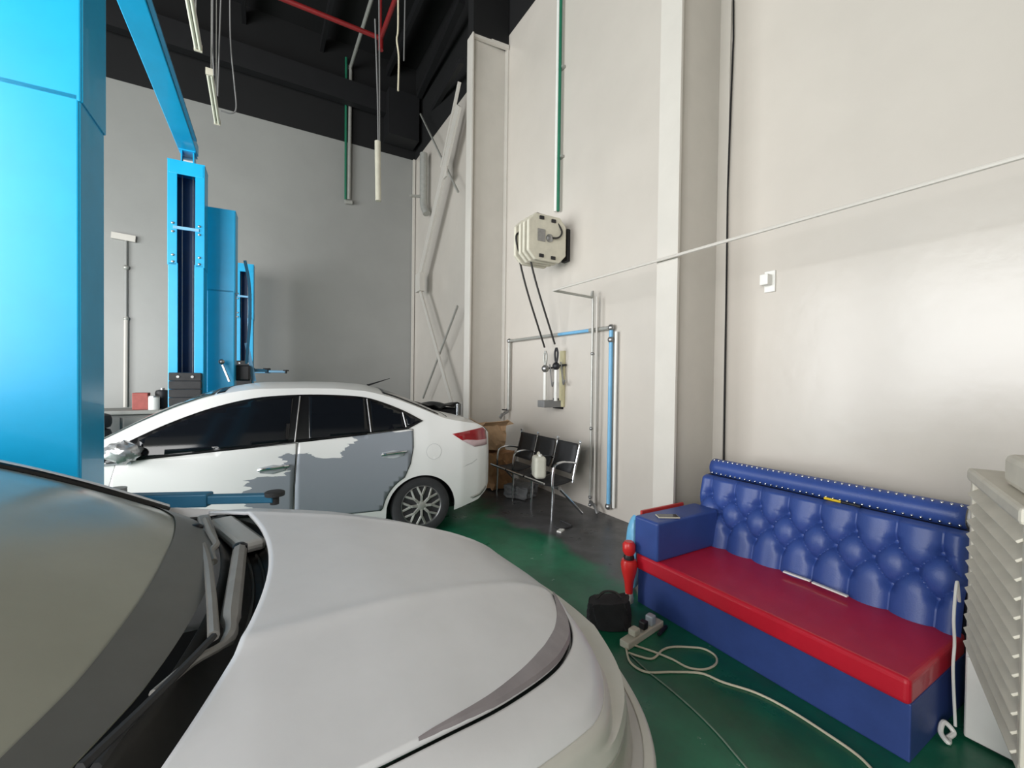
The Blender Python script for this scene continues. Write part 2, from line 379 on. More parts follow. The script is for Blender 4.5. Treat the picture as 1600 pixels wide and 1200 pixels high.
for dx, dz in ((-.10, .235), (.08, .225), (-.10, -.235), (.08, -.24)): addp(MB().box((cz[0]+dx, RD-.008, cz[2]+dz), (.06, .02, .04)), 'clip', DARK, t)
addp(MB().box((WX-.03, RD+.15, cz[2]), (.05, .12, .42)), 'wall_bracket', DARK, t)
addp(MB().bar((cz[0]+.2, RD+.15, cz[2]), (WX-.03, RD+.15, cz[2]), .10, .16), 'bracket_arm', DARK, t)
addp(MB().tube(spline([(cz[0]+.02, RD-.02, cz[2]), (cz[0]+.14, RD-.04, cz[2]+.02), (cz[0]+.20, RD-.02, cz[2]+.12), (cz[0]+.12, RD+.03, cz[2]+.26), (cz[0]-.02, RD+.08, cz[2]+.30), (cz[0]-.08, RD+.13, cz[2]+.31)], 6), .012, 6), 'feed_hose', CABLEK, t, smooth=True)
addp(MB().tube([(cz[0]-.12, RD+.08, cz[2]+.30), (cz[0]+.1, RD+.08, cz[2]+.285)], .025, 8), 'feed_fitting', DARK, t, smooth=True)
h1a = ony(808, 366, RD+.31); h2a = ony(823, 356, RD+.14)
for (s0, ex, ey) in ((h1a, 851, 543), (h2a, 867, 538)):
    e1 = onx(ex, ey, WX-.16)
    addp(MB().tube(spline([s0+Vector((.14, 0, .10)), s0+Vector((.03, 0, .03)), s0+Vector((-.01, 0, -.10)), s0*.55+e1*.45+Vector((-.07, 0, .02)), e1], 7), .013, 8), 'hose', CABLEK, t, smooth=True)
    addp(MB().lathe([(.05, 0), (.05, .10), (.03, .12)], (s0+Vector((.05, 0, .02)), (1, 0, .4)), 10), 'hose_guide', CREAM, t, smooth=True)
tag(t, 'cream twin-drum hose reel mounted high on the pale wall', 'hose reel')
# green and white feed pipe above the reel
gp = onx(872, 330, WX-.06)
t = empty('feed_pipe', (WX-.05, gp[1], gp[2]))
addp(MB().tube([(WX-.06, gp[1], gp[2]), (WX-.06, gp[1], CH-.05)], .022, 10), 'green_pipe', GREENP, t, smooth=True)
addp(MB().tube([(WX-.05, gp[1]+.07, gp[2]+.02), (WX-.05, gp[1]+.07, CH-.05)], .024, 10), 'white_pipe', WHITEP, t, smooth=True)
for zz in (4.6, 5.8): addp(MB().box((WX-.03, gp[1]+.03, zz), (.05, .16, .03)), 'pipe_clip', GALV, t)
tag(t, 'green and white pipe pair dropping down the wall to hose reel', 'pipe')
# tool board
t = empty('tool_board', (WX-.1, 4.9, 1.5))
p0 = onx(882, 548, WX-.02); p1 = onx(882, 636, WX-.02)
bw = mat('cream_board', rgb(206, 198, 160), .5, var=.1)
addp(MB().box((WX-.02, p0[1]+.04, (p0[2]+p1[2])/2), (.035, .09, p0[2]-p1[2])), 'back_board', bw, t, bevel=.004)
addp(MB().box((WX-.16, p0[1]+.12, p1[2]+.04), (.30, .16, .09)), 'shelf', mat('grey_shelf', rgb(128, 128, 128), .6, var=.1), t, bevel=.006)
addp(MB().box((WX-.015, p0[1]+.13, p1[2]+.04), (.03, .20, .14)), 'shelf_bracket', DARK, t)
for ex, ey, mtl in ((852, 576, GALV), (869, 572, DARK)):
    q = onx(ex, ey, WX-.16)
    addp(MB().ball(q, .052), 'swivel_ball', STEEL if mtl is GALV else DARK, t, smooth=True)
    addp(MB().tube([q+Vector((0, 0, -.05)), (q[0], q[1], p1[2]+.085)], .026, 10), 'grip', WHITEP, t, smooth=True)
    for dx in (-.025, .025): addp(MB().tube(spline([q+Vector((0, dx*.3, .05)), q+Vector((0, dx, .11)), q+Vector((0, dx*1.2, .18)), q+Vector((0, dx*.2, .24))], 5), .014, 8), 'trigger_loop', mtl, t, smooth=True)
    addp(MB().tube(spline([q+Vector((.06, -.02, .06)), q+Vector((.08, -.03, -.12)), q+Vector((.08, -.05, -.22)), q+Vector((.06, -.09, -.24)), q+Vector((.06, -.11, -.18))], 5), .010, 6), 'hook', STEEL, t, smooth=True)
    addp(MB().tube([q, (WX-.02, q[1]-.03, q[2]+.02)], .014, 6), 'stem', DARK, t)
tag(t, 'air-gun holder board with two hose grips on the wall below reel', 'tool holder')

# ================================================================== overhead: tubes, cables, sprinkler pipe
def tubelight(y0, y1, x, z, label):
    t = empty('fluorescent_light', (x, (y0+y1)/2, z))
    d = MB().box((0, 0, .035), (.07, y1-y0, .05)).build('housing', WHITEP, t, bevel=.006)
    for dx in (-.02, .02): MB().tube([(dx, -(y1-y0)/2+.03, -.008), (dx, (y1-y0)/2-.03, -.008)], .016, 10).build('lamp_tube', mat('unlit_tube', rgb(226, 226, 208), .4), t, smooth=True)
    for sy in (-1, 1): MB().box((0, sy*(y1-y0)/2, .015), (.08, .03, .08)).build('end_cap', CREAM, t, bevel=.004)
    for sy in (-1, 1): MB().tube([(0, sy*.4, .06), (0, sy*.4, CH-z)], .005, 5).build('suspension_wire', GALV, t)
    return tag(t, label, 'light')
A = onz(334, 157, 5.3)
tubelight(A[1]-.62, A[1]+.62, A[0], 5.3, 'unlit fluorescent batten hanging farther back beside the loose cable')
B = onz(313, 78, 5.3)
tubelight(B[1]-1.25, B[1], B[0]-.02, 5.3, 'unlit fluorescent batten hanging nearest the blue overhead beam')
def cable(name, pts, r, mt, label, cat='cable', group=None):
    return tag(MB().tube(spline(pts, 6), r, 6).build(name, mt, smooth=True), label, cat, group)
GC = mat('grey_cable', rgb(120, 120, 120), .6)
cable('hanging_cable', [ony(333, -60, 6.2), ony(332, 60, 6.2), ony(334, 118, 6.2)], .008, GC, 'straight grey cable dropping to the farther fluorescent batten')
cable('hanging_cable', [ony(347, -60, 6.2), ony(343, 60, 6.2), ony(340, 150, 6.2)], .008, GC, 'slightly slanted grey cable just right of the batten')
cable('hanging_cable', [ony(359, -60, 6.2), ony(360, 60, 6.2), ony(366, 130, 6.2), ony(369, 168, 6.2), ony(362, 177, 6.2), ony(345, 173, 6.2)], .008, GC, 'loose grey cable ending in a hooked loop near batten')
# sprinkler main
t = empty('sprinkler_pipe', onz(595, 60, 8.0))
J = onz(595, 60, 8.0)
addp(MB().tube([J, (XL+.1, J[1], J[2])], .042, 12), 'main_pipe', REDP, t, smooth=True)
addp(MB().tube([J, (J[0], YF+.2, J[2])], .042, 12), 'branch_pipe', REDP, t, smooth=True)
addp(MB().tube([J+Vector((0, 0, .06)), J-Vector((0, 0, .22))], .05, 12), 'elbow', REDP, t, smooth=True)
addp(MB().tube([J, J+Vector((0, 0, CH-8.0))], .02, 8), 'hanger', REDP, t)
tag(t, 'red sprinkler pipe elbow hanging below the black roof', 'pipe')
# conduits dropping on the back wall
t = empty('ceiling_conduit', ony(546, 315, YB-.08))
yy = YB-.08; top = ony(548, 105, yy)
addp(MB().tube(spline([(top[0], yy-3.4, top[2]), (top[0], yy-.12, top[2]), (top[0], yy, top[2]-.12), ony(546, 250, yy), ony(545, 312, yy)], 6), .04, 10), 'white_conduit', GALV, t, smooth=True)
addp(MB().tube([ony(541, 90, yy), ony(540, 312, yy)], .028, 10), 'green_conduit', GREENP, t, smooth=True)
addp(MB().tube([ony(539, 315, yy), ony(550, 316, yy)], .055, 10), 'end_box', GALV, t, smooth=True)
tag(t, 'white and green conduits dropping down the far back wall', 'conduit')
t = empty('hanging_tube', ony(590, 315, 7.0))
addp(MB().tube([ony(590, 221, 7.0), ony(591, 314, 7.0)], .045, 12), 'tube_body', CREAM, t, smooth=True)
addp(MB().tube([ony(586, 30, 7.0), ony(590, 150, 7.0), ony(591, 222, 7.0)], .012, 6), 'suspension_cable', GC, t, smooth=True)
addp(MB().tube([ony(592, -60, 7.0), ony(593, 120, 7.0), ony(593, 238, 7.0)], .012, 6), 'suspension_cable', GC, t, smooth=True)
tag(t, 'cream tube hanging upright on two cables before the back wall', 'tube lamp')
cable('hanging_cable', [ony(622, -60, 6.6), ony(622, 40, 6.6), ony(620, 62, 6.6), ony(623, 90, 6.6), ony(622, 142, 6.6)], .013, CORD, 'pale knotted cable hanging to the right of red pipe elbow')
cable('hanging_cable', [ony(634, -60, 6.6), ony(632, 40, 6.6), ony(631, 95, 6.6)], .010, GC, 'short thin cable hanging rightmost near the dark roof brace')

# ================================================================== two-post lifts
def post(parent, cx, cy, face, top, split, arm_z, deep=.30, wd=.34, label=None):
    """C-section post standing at (cx,cy); opening towards face (+1/-1 in y). face toward car."""
    P_ = empty('post', (cx, cy, 0)); P_.parent = parent
    if label: P_['label'] = label
    tk = .012
    def cs(z0, z1, g):
        mb = MB(); zc, dz = (z0+z1)/2, z1-z0
        mb.box((0, -face*(deep/2), zc), (wd+g, tk, dz))
        for s in (-1, 1):
            mb.box((s*(wd+g)/2, 0, zc), (tk, deep, dz)); mb.box((s*((wd+g)/2-.042), face*deep/2, zc), (.095, tk, dz))
        return mb
    cs(0, split+.03, 0).build('lower_channel', BLUE, P_, bevel=.006)
    cs(split, top, .016).build('upper_channel', BLUE, P_, bevel=.006)
    MB().box((0, face*deep/2, top-.075), (wd, tk+.006, .16)).build('head_plate', BLUE, P_, bevel=.006)
    MB().box((0, 0, top), (wd+.03, deep+.02, .014)).build('top_cap', BLUE, P_)
    MB().box((0, face*(deep/2+.008), split+.45), (wd*.75, .02, .035)).build('crossbar', BLUEP, P_)
    MB().box((0, 0, .01), (.42, .36, .02)).build('base_plate', BLUED, P_)
    bolt = MB().lathe([(.014, 0), (.014, .012), (.006, .016)], ((0, 0, 0), (0, face, 0)), 8).build('bolt', STEEL, P_)
    bolt.location = (wd/2-.04, face*(deep/2+.006), split+.40)
    for s in (-1, 1):
        for zz in (split+.04, split+.12, split+.40, split+.50):
            if s == 1 and zz == split+.40: continue
            share(bolt, P_, (s*(wd/2-.04), face*(deep/2+.006), zz))
    for s in (-.055, .055): MB().tube([(s, face*.05, .3), (s, face*.05, top-.1)], .006, 6).build('lift_cable', STEEL, P_)
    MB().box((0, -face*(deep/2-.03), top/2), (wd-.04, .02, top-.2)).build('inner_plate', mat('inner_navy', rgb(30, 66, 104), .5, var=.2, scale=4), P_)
    # carriage
    c = MB().box((0, face*(deep/2-.02), arm_z), (wd-.13, .12, .5)).build('carriage', BLUED, P_, bevel=.01)
    for k in range(5): MB().box((0, face*(deep/2+.04), arm_z-.2+k*.10), (wd-.02, .05, .098)).build('rubber_pad', RUBBER, c, bevel=.01)
    for s in (-.07, .07): MB().lathe([(.016, 0), (.016, .01)], ((s, face*(deep/2+.065), arm_z+.2), (0, face, 0)), 8).build('bolt', STEEL, c)
    return P_
def lift_arm(parent, a, b, zpad=.08, name='swing_arm', label=None):
    a, b = Vector(a), Vector(b); mb = MB(); mid = a*.42+b*.58
    mb.bar(a, mid, .075, .07)
    o = mb.build(name, BLUED, parent, bevel=.008)
    MB().bar(a*.5+b*.5, b, .055, .045).build('arm_extension', BLUED, o, bevel=.006)
    MB().lathe([(.022, -.035), (.022, .012), (.05, .012), (.05, .032), (.042, .036)], (b, (0, 0, 1)), 16).build('lift_pad', RUBBER, o, smooth=True)
    MB().lathe([(.04, -.06), (.04, .07)], (a, (0, 0, 1)), 14).build('pivot_pin', STEEL, o, smooth=True)
    return o
YN, YFAR = 2.77, 6.72
rz1 = -math.atan2(.107, YFAR-YN)
lift = empty('two_post_lift', (-.783, (YN+YFAR)/2, 0), rz1)
hl = (YFAR-YN)/2
n_ = post(lift, 0, -hl, 1, 4.15, 2.78, .85, deep=.30)
f_ = post(lift, 0, hl, -1, 4.15, 2.90, 1.36, deep=.30)
mb = MB().box((0, 0, 4.39), (.19, 2*hl+.1, .13)); bmO = mb.build('overhead_beam', BLUE, lift, bevel=.008)
for s in (-1, 1):
    br = MB(); br.box((-.06, s*hl, 4.23), (.012, .16, .20)); br.box((.06, s*hl, 4.23), (.012, .16, .20)); br.box((0, s*hl, 4.32), (.16, .2, .012))
    br.build('beam_bracket', BLUE, lift)
    MB().lathe([(.055, -.05), (.055, .05)], ((0, s*hl, 4.22), (1, 0, 0)), 16).build('cable_pulley', STEEL, lift, smooth=True)
MB().box((.115, .3, 4.34), (.03, 2.6, .02)).build('cable_tray', BLUED, lift)
def loc(l, p):
    q = Vector(p)-Vector(l.location); return Matrix.Rotation(-l.rotation_euler.z, 3, 'Z') @ q
lift_arm(lift, loc(lift, (-.62, 2.98, .93)), loc(lift, (.09, 2.68, .93)))
lift_arm(lift, loc(lift, (-.95, 2.98, .93)), loc(lift, (-1.85, 3.1, .93)))
tag(lift, 'bright blue two-post car lift with overhead beam around the white car', 'car lift')
rz2 = -math.atan2(.20, 3.2)
l2 = empty('two_post_lift', (-.30, 8.75, 0), rz2); h2 = 1.6
post(l2, 0, -h2, 1, 3.80, 2.7, 1.62, deep=.28, wd=.30); post(l2, 0, h2, -1, 3.80, 2.7, 1.62, deep=.28, wd=.30)
lift_arm(l2, loc(l2, (-.25, 7.35, 1.66)), loc(l2, (.14, 7.5, 1.66)))
lift_arm(l2, loc(l2, (-.15, 9.98, 1.66)), loc(l2, (.5, 9.5, 1.66)))
MB().bar(loc(l2, (-.12, 7.3, 2.05)), loc(l2, (-.02, 7.35, 1.5)), .05, .03).build('lock_bar', BLUEP, l2)
MB().box(loc(l2, (-.18, 7.28, 1.62)), (.22, .16, .22)).build('power_unit', DARK, l2, bevel=.02)
MB().bar(loc(l2, (-.38, 6.84, 1.72)), loc(l2, (-.30, 6.82, 1.50)), .03, .02).build('release_lever', STEEL, l2)
MB().ball(loc(l2, (-.39, 6.85, 1.76)), .035).build('lever_knob', STEEL, l2, smooth=True)
MB().tube(spline([loc(l2, (-.14, 7.2, 3.2)), loc(l2, (-.09, 7.3, 2.9)), loc(l2, (-.08, 7.3, 2.4)), loc(l2, (-.12, 7.3, 1.75))], 6), .02, 8).build('hydraulic_hose', BLUED, l2, smooth=True)
tag(l2, 'farther blue two-post car lift without beam near the back wall', 'car lift')

# ================================================================== white saloon on the lift bay
exec_order = None
ca = -.121
car = empty('white_car', (1.337+0*3.43, 4.173, 0), ca)        # local x: rearwards, measured from rear wheel; local y: inwards from near side
U0 = 3.43                                                      # car length coordinate at the empty
def TOP(u): return smoothi(u, [0, .08, .25, .5, .86, 1.05, 1.24, 1.45, 1.67, 1.85, 2.03, 2.47, 2.75, 3.03, 3.28, 3.52, 3.78, 3.96, 4.19, 4.27, 4.30], [.55, .68, .78, .86, .96, 1.075, 1.19, 1.30, 1.39, 1.435, 1.465, 1.475, 1.470, 1.445, 1.375, 1.28, 1.165, 1.13, 1.09, 1.03, .96])
ARC_R = .345
def BOT(u):
    z = interp(u, [0, .15, .6, 3.87, 4.15, 4.27, 4.30], [.32, .24, .20, .21, .29, .38, .44])
    for c in (.97, 3.53):
        d = ARC_R**2-(u-c)**2
        if d > 0: z = max(z, .27+math.sqrt(d))
    return z
def plan(u): return interp(u, [0, .05, .15, .35, .7, 3.6, 3.95, 4.15, 4.25, 4.30], [.60, .72, .82, .91, 1.0, 1.0, .975, .92, .85, .77])
def half(u, z):
    y = smoothi(z, [.15, .25, .4, .62, .80, .95, 1.05, 1.25, 1.40, 1.50], [.77, .81, .835, .85, .845, .825, .79, .69, .60, .53])
    return y*plan(u)
YC = .85
def S(u, z, off=0.0, side=-1): return Vector((u-U0, YC + side*(half(u, z)+off), z))
def us(n=150):
    xs = [4.30*i/n for i in range(n+1)]
    for c in (.97, 3.53):
        for k in range(25):
            xs.append(c-ARC_R*math.cos(math.pi*k/24))
        xs += [c-ARC_R-1e-4, c+ARC_R+1e-4]
    xs = sorted(x for x in xs if 0 <= x <= 4.30); out = [xs[0]]
    for x in xs[1:]:
        if x-out[-1] > 5e-5: out.append(x)
    return out
UL = us(); NR = 44
mb = MB()
for side in (-1, 1):
    vs = []; fs = []
    for u in UL:
        b0, t0 = BOT(u), TOP(u)
        for j in range(NR+1): z = b0+(t0-b0)*j/NR; vs.append(S(u, z, 0, side))
    n = NR+1
    for i in range(len(UL)-1):
        for j in range(NR): fs.append((i*n+j, (i+1)*n+j, (i+1)*n+j+1, i*n+j+1))
    mb.add(vs, fs)
NA = 16
def TOPS(u, a, off=0.0):                                      # a in -1..1 across the car
    h = half(u, TOP(u)); cr = interp(u, [0, .8, 1.0, 1.7, 2.3, 3.2, 3.75, 4.3], [.04, .05, .06, .06, .055, .06, .05, .02])
    ext = interp(u, [0, .5, .85], [-.12, -.06, 0]) if u < .85 else 0
    return Vector((u-U0+ext*(1-a*a), YC+a*h, TOP(u)+cr*(1-abs(a)**2.4)+off))
vs = [TOPS(u, -1+2*j/NA) for u in UL for j in range(NA+1)]; fs = []
for i in range(len(UL)-1):
    for j in range(NA): fs.append((i*(NA+1)+j, (i+1)*(NA+1)+j, (i+1)*(NA+1)+j+1, i*(NA+1)+j+1))
mb.add(vs, fs)
for u, e in ((0, -.12), (4.30, .10)):                          # front and rear faces
    b0, t0 = BOT(u), TOP(u); vs = []; fs = []
    for j in range(11):
        z = b0+(t0-b0)*j/10
        for k in range(13):
            a = -1+2*k/12; h = half(u, z); cr = (.04 if u == 0 else .02)*(j/10)**6
            vs.append(Vector((u-U0+e*(1-a*a)*(1-.0*j)*(1 if j < 10 else 1), YC+a*h, z+cr*(1-abs(a)**2.4))))
    for j in range(10):
        for k in range(12): fs.append((j*13+k, (j+1)*13+k, (j+1)*13+k+1, j*13+k+1))
    mb.add(vs, fs)
body = mb.build('body_shell', CARW, car, smooth=True, weld=True)
MB().box((2.15-U0, YC, .35), (3.9, 1.3, .28)).build('underbody', DARK, car)
def skin(poly, off, name, mt, parent, step=.045, side=-1, thick=.004, smooth=True):
    """panel cut to a (u,z) outline, laid on the car side"""
    bm = bmesh.new(); vs = [bm.verts.new((u, 0, z)) for u, z in poly]; bm.faces.new(vs)
    u0, u1 = min(p[0] for p in poly), max(p[0] for p in poly); z0, z1 = min(p[1] for p in poly), max(p[1] for p in poly)
    k = math.floor(u0/step)*step
    while k < u1:
        bmesh.ops.bisect_plane(bm, geom=bm.verts[:]+bm.edges[:]+bm.faces[:], plane_co=(k, 0, 0), plane_no=(1, 0, 0)); k += step
    k = math.floor(z0/step)*step
    while k < z1:
        bmesh.ops.bisect_plane(bm, geom=bm.verts[:]+bm.edges[:]+bm.faces[:], plane_co=(0, 0, k), plane_no=(0, 0, 1)); k += step
    bmesh.ops.triangulate(bm, faces=[f for f in bm.faces if len(f.verts) > 4])
    for v in bm.verts: v.co = S(v.co.x, v.co.z, off, side)
    bmesh.ops.recalc_face_normals(bm, faces=bm.faces)
    if bm.faces:
        s_ = sum(f.normal.y*f.calc_area() for f in bm.faces)
        if s_*side < 0: bmesh.ops.reverse_faces(bm, faces=bm.faces)
    me = bpy.data.meshes.new(name); bm.to_mesh(me); bm.free(); me.materials.append(mt)
    if smooth: me.shade_smooth()
    o = bpy.data.objects.new(name, me); COL.objects.link(o); o.parent = parent
    if thick: md = o.modifiers.new('thickness', 'SOLIDIFY'); md.thickness = thick; md.offset = -1
    return o
def sp2(pts, n=5): return [(p[0], p[1]) for p in spline([(a, b, 0) for a, b in pts], n)]
wl = [(.98, .905), (1.24, .915), (1.8, .955), (2.40, 1.0), (3.0, 1.045), (3.40, 1.08)]
wt = sp2([(3.55, 1.15), (3.36, 1.255), (3.14, 1.345), (2.96, 1.392), (2.67, 1.412), (2.365, 1.412), (2.04, 1.385), (1.73, 1.305), (1.44, 1.185), (1.2, 1.055), (1.02, .945)], 5)
BLK = mat('window_trim', rgb(16, 16, 18), .35)
# doors: dark shut line below, panel proud above it
def door_mats():
    M = bpy.data.materials.new('patched_door_paint'); M.use_nodes = True; nt = M.node_tree; b = nt.nodes['Principled BSDF']; N = nt.nodes.new; L = nt.links.new
    b.inputs['Roughness'].default_value = .5
    tc = N('ShaderNodeTexCoord'); sx = N('ShaderNodeSeparateXYZ'); L(tc.outputs['Object'], sx.inputs[0])
    n = N('ShaderNodeTexNoise'); n.inputs['Scale'].default_value = 1.0; n.inputs['Detail'].default_value = 5
    mp = N('ShaderNodeMapping'); mp.inputs['Scale'].default_value = (4, 1, 22); L(tc.outputs['Object'], mp.inputs[0]); L(mp.outputs[0], n.inputs['Vector'])
    def math_(op, a, c, d=None):
        x = N('ShaderNodeMath'); x.operation = op
        for i, v in enumerate((a, c, d)):
            if v is None: continue
            if isinstance(v, (int, float)): x.inputs[i].default_value = v
            else: L(v, x.inputs[i])
        return x.outputs[0]
    wob = math_('MULTIPLY_ADD', n.outputs['Fac'], .16, -.08)
    xx = math_('ADD', sx.outputs['X'], math_('MULTIPLY', wob, 2.2)); zz = math_('ADD', sx.outputs['Z'], math_('MULTIPLY', wob, .5))
    def boxm(u0, u1, z0, z1):
        a = math_('GREATER_THAN', xx, u0-U0); c = math_('LESS_THAN', xx, u1-U0); d = math_('GREATER_THAN', zz, z0); e = math_('LESS_THAN', zz, z1)
        return math_('MULTIPLY', math_('MULTIPLY', a, c), math_('MULTIPLY', d, e))
    rear = boxm(2.30, 3.52, 0, 1.06)
    white = math_('MAXIMUM', boxm(2.2, 2.82, .90, 1.2), boxm(2.50, 2.80, .84, 1.2))
    strip = math_('MULTIPLY', math_('LESS_THAN', sx.outputs['Z'], 1.30), boxm(2.2, 2.9, .96, 1.2))
    rear = math_('MULTIPLY', rear, math_('SUBTRACT', 1, math_('MAXIMUM', white, strip)))
    front = boxm(2.02, 2.6, 0, .70)
    f = math_('MINIMUM', math_('MAXIMUM', rear, front), 1)
    mx = N('ShaderNodeMix'); mx.data_type = 'RGBA'; L(f, mx.inputs[0]); mx.inputs[6].default_value = rgb(238, 238, 236); mx.inputs[7].default_value = rgb(139, 145, 153)
    L(mx.outputs[2], b.inputs['Base Color'])
    rr = math_('MULTIPLY_ADD', f, .3, .3); L(rr, b.inputs['Roughness'])
    return M
DOORM = door_mats()
for side in (-1, 1):
    fd = [(1.16, .30), (2.37, .30), (2.375, .60), (2.385, .78), (2.40, .985), (1.8, .945), (1.24, .905), (1.14, .895), (1.10, .7)]
    arcp = [(3.53-.385*math.cos(math.radians(a)), .27+.385*math.sin(math.radians(a))) for a in range(8, 64, 6)]
    rd = [(2.385, .30), (3.13, .30)]+arcp+[(3.405, .74), (3.435, .90), (3.44, 1.07), (3.40, 1.072), (3.0, 1.035), (2.415, .99), (2.40, .78), (2.39, .60)]
    def grow(poly, g):
        n = len(poly); ar = sum(poly[k][0]*poly[(k+1) % n][1]-poly[(k+1) % n][0]*poly[k][1] for k in range(n)); sg = 1 if ar > 0 else -1; out = []
        for k in range(n):
            a, b, c = Vector(poly[k-1]), Vector(poly[k]), Vector(poly[(k+1) % n])
            e1 = (b-a).normalized(); e2 = (c-b).normalized(); nv = Vector((e1.y+e2.y, -e1.x-e2.x))*sg
            nv.normalize(); out.append((b.x+nv.x*g, b.y+nv.y*g))
        return out
    d1 = skin(fd, .0065, 'front_door', DOORM, car, side=side); d2 = skin(rd, .0065, 'rear_door', DOORM, car, side=side)
    skin(grow(fd, .006), .003, 'shut_line', BLK, d1, side=side, thick=.001); skin(grow(rd, .006), .003, 'shut_line', BLK, d2, side=side, thick=.001)
    skin(wl+wt, .007, 'window_surround', BLK, car, side=side)
    g1 = [(1.30, .935), (1.8, .97), (2.33, 1.01), (2.36, 1.395), (2.04, 1.365), (1.73, 1.285), (1.44, 1.16), (1.27, 1.06)]
    g2 = [(2.50, 1.02), (3.02, 1.06), (2.99, 1.375), (2.93, 1.385), (2.67, 1.398), (2.49, 1.398)]
    g3 = [(3.06, 1.065), (3.36, 1.09), (3.335, 1.235), (3.16, 1.318), (3.04, 1.355)]
    g4 = [(3.39, 1.10), (3.52, 1.15), (3.37, 1.225)]
    for g, nm in ((g1, 'front_window'), (g2, 'rear_window'), (g3, 'quarter_window'), (g4, 'quarter_window')): skin(g, .0115, nm, GLASSD, car, side=side)
    for (pa_, pb_) in (((2.385, 1.0), (2.415, 1.40)), ((3.04, 1.06), (3.015, 1.37)), ((3.375, 1.095), (3.35, 1.235))):
        MB().tube([S(pa_[0], pa_[1], .013, side), S((pa_[0]+pb_[0])/2, (pa_[1]+pb_[1])/2, .013, side), S(pb_[0], pb_[1], .013, side)], .006, 6).build('window_post', STEEL, car, smooth=True)
    MB().tube([S(u, z, .008, side) for u, z in wl[:-1]], .006, 6).build('window_seal', BLK, car, smooth=True)
    for d, u, z in ((d1, 2.215, .775), (d2, 3.245, .845)):     # door handles in their cups
        skin([(u-.10, z-.03), (u, z-.045), (u+.10, z-.02), (u+.11, z+.02), (u, z+.035), (u-.11, z+.015)], .010, 'handle_cup', mat('handle_grey', rgb(176, 180, 184), .35), d, side=side)
        MB().tube(spline([S(u-.11, z-.005, .008, side), S(u-.07, z+.005, .03, side), S(u, z+.012, .038, side), S(u+.08, z+.018, .032, side), S(u+.12, z+.018, .010, side)], 5), .014, 8).build('door_handle', CHROME, d, smooth=True)
    tl = [(3.845, 1.01), (4.21, 1.058), (4.255, 1.02), (4.262, .87), (4.09, .865), (3.95, .94)]
    tlo = skin(tl, .008, 'tail_light', mat('red_lens', rgb(150, 26, 34), .15, coat=.5, var=.2, scale=20), car, side=side, thick=.01)
    skin([(4.09, .865), (3.95, .94), (4.0, .945), (4.12, .93), (4.262, .93), (4.262, .87)], .010, 'clear_lens', mat('clear_lens', rgb(196, 170, 172), .2), tlo, side=side)
    if side == -1:
        circ = [(3.645+.075*math.cos(2*math.pi*k/24), .845+.075*math.sin(2*math.pi*k/24)) for k in range(24)]
        fc = skin([(3.645+.079*math.cos(2*math.pi*k/24), .845+.079*math.sin(2*math.pi*k/24)) for k in range(24)], .001, 'fuel_flap_gap', mat('flap_gap', rgb(196, 196, 196), .6), car, side=side, thick=0)
        skin(circ, .002, 'fuel_flap', CARW, car, side=side, thick=0)
        skin([(3.95, .66), (4.0, .685), (4.06, .70), (4.12, .735), (4.125, .728), (4.06, .69), (4.0, .675)], .002, 'bumper_seam', mat('flap_gap', rgb(150, 150, 150), .6), car, side=side, thick=0)
    # front light and arch liners
    skin([(.10, .68), (.45, .80), (.62, .86), (.55, .76), (.30, .66), (.12, .60)], .006, 'headlight', mat('lamp_lens', rgb(200, 205, 208), .12, coat=.5), car, side=side)
    # exhaust-side bumper corner reflector
    skin([(4.05, .33), (4.16, .36), (4.25, .42), (4.26, .40), (4.18, .335), (4.08, .31)], .006, 'bumper_lip', GALV, car, side=side)
    for c in (.97, 3.53):
        lm = MB(); pts = [(c-U0+ARC_R*1.0*math.cos(a), .27+ARC_R*1.0*math.sin(a)) for a in [math.pi*k/18 for k in range(19)]]
        yy0 = YC+side*.80; yy1 = YC+side*.52
        vs = [Vector((x, yy0, z)) for x, z in pts]+[Vector((x, yy1, z)) for x, z in pts]
        lm.add(vs, [(k, k+1, 20+k, 19+k) for k in range(18)]+[tuple(range(19, 38))])
        lm.build('arch_liner', BLK, car, smooth=True)
def top_panel(u0, u1, aw, off, name, mt, taper=0):
    def fn(i, j):
        u = u0+(u1-u0)*i; a = (-1+2*j)*(aw-taper*i); p = TOPS(u, a, 0); p.z += off; return p
    return MB().grid(fn, 22, 18).build(name, mt, car, smooth=True, solid=.004)
top_panel(.93, 1.72, .93, .006, 'windscreen', mat('windscreen_glass', rgb(70, 84, 84), .08, spec=.6))
top_panel(3.18, 3.74, .88, .006, 'rear_screen', GLASSD)
# shut lines on boot and bonnet, black roof-front strip
top_panel(1.74, 1.80, .9, .004, 'roof_seal', BLK)
top_panel(3.83, 3.838, .82, .003, 'boot_seam', BLK)
MB().tube([TOPS(3.07, 0, .0), TOPS(3.09, 0, .01), TOPS(3.30, 0, .12)+Vector((.02, 0, .03))], [.016, .010, .003], 8).build('aerial', DARK, car, smooth=True)
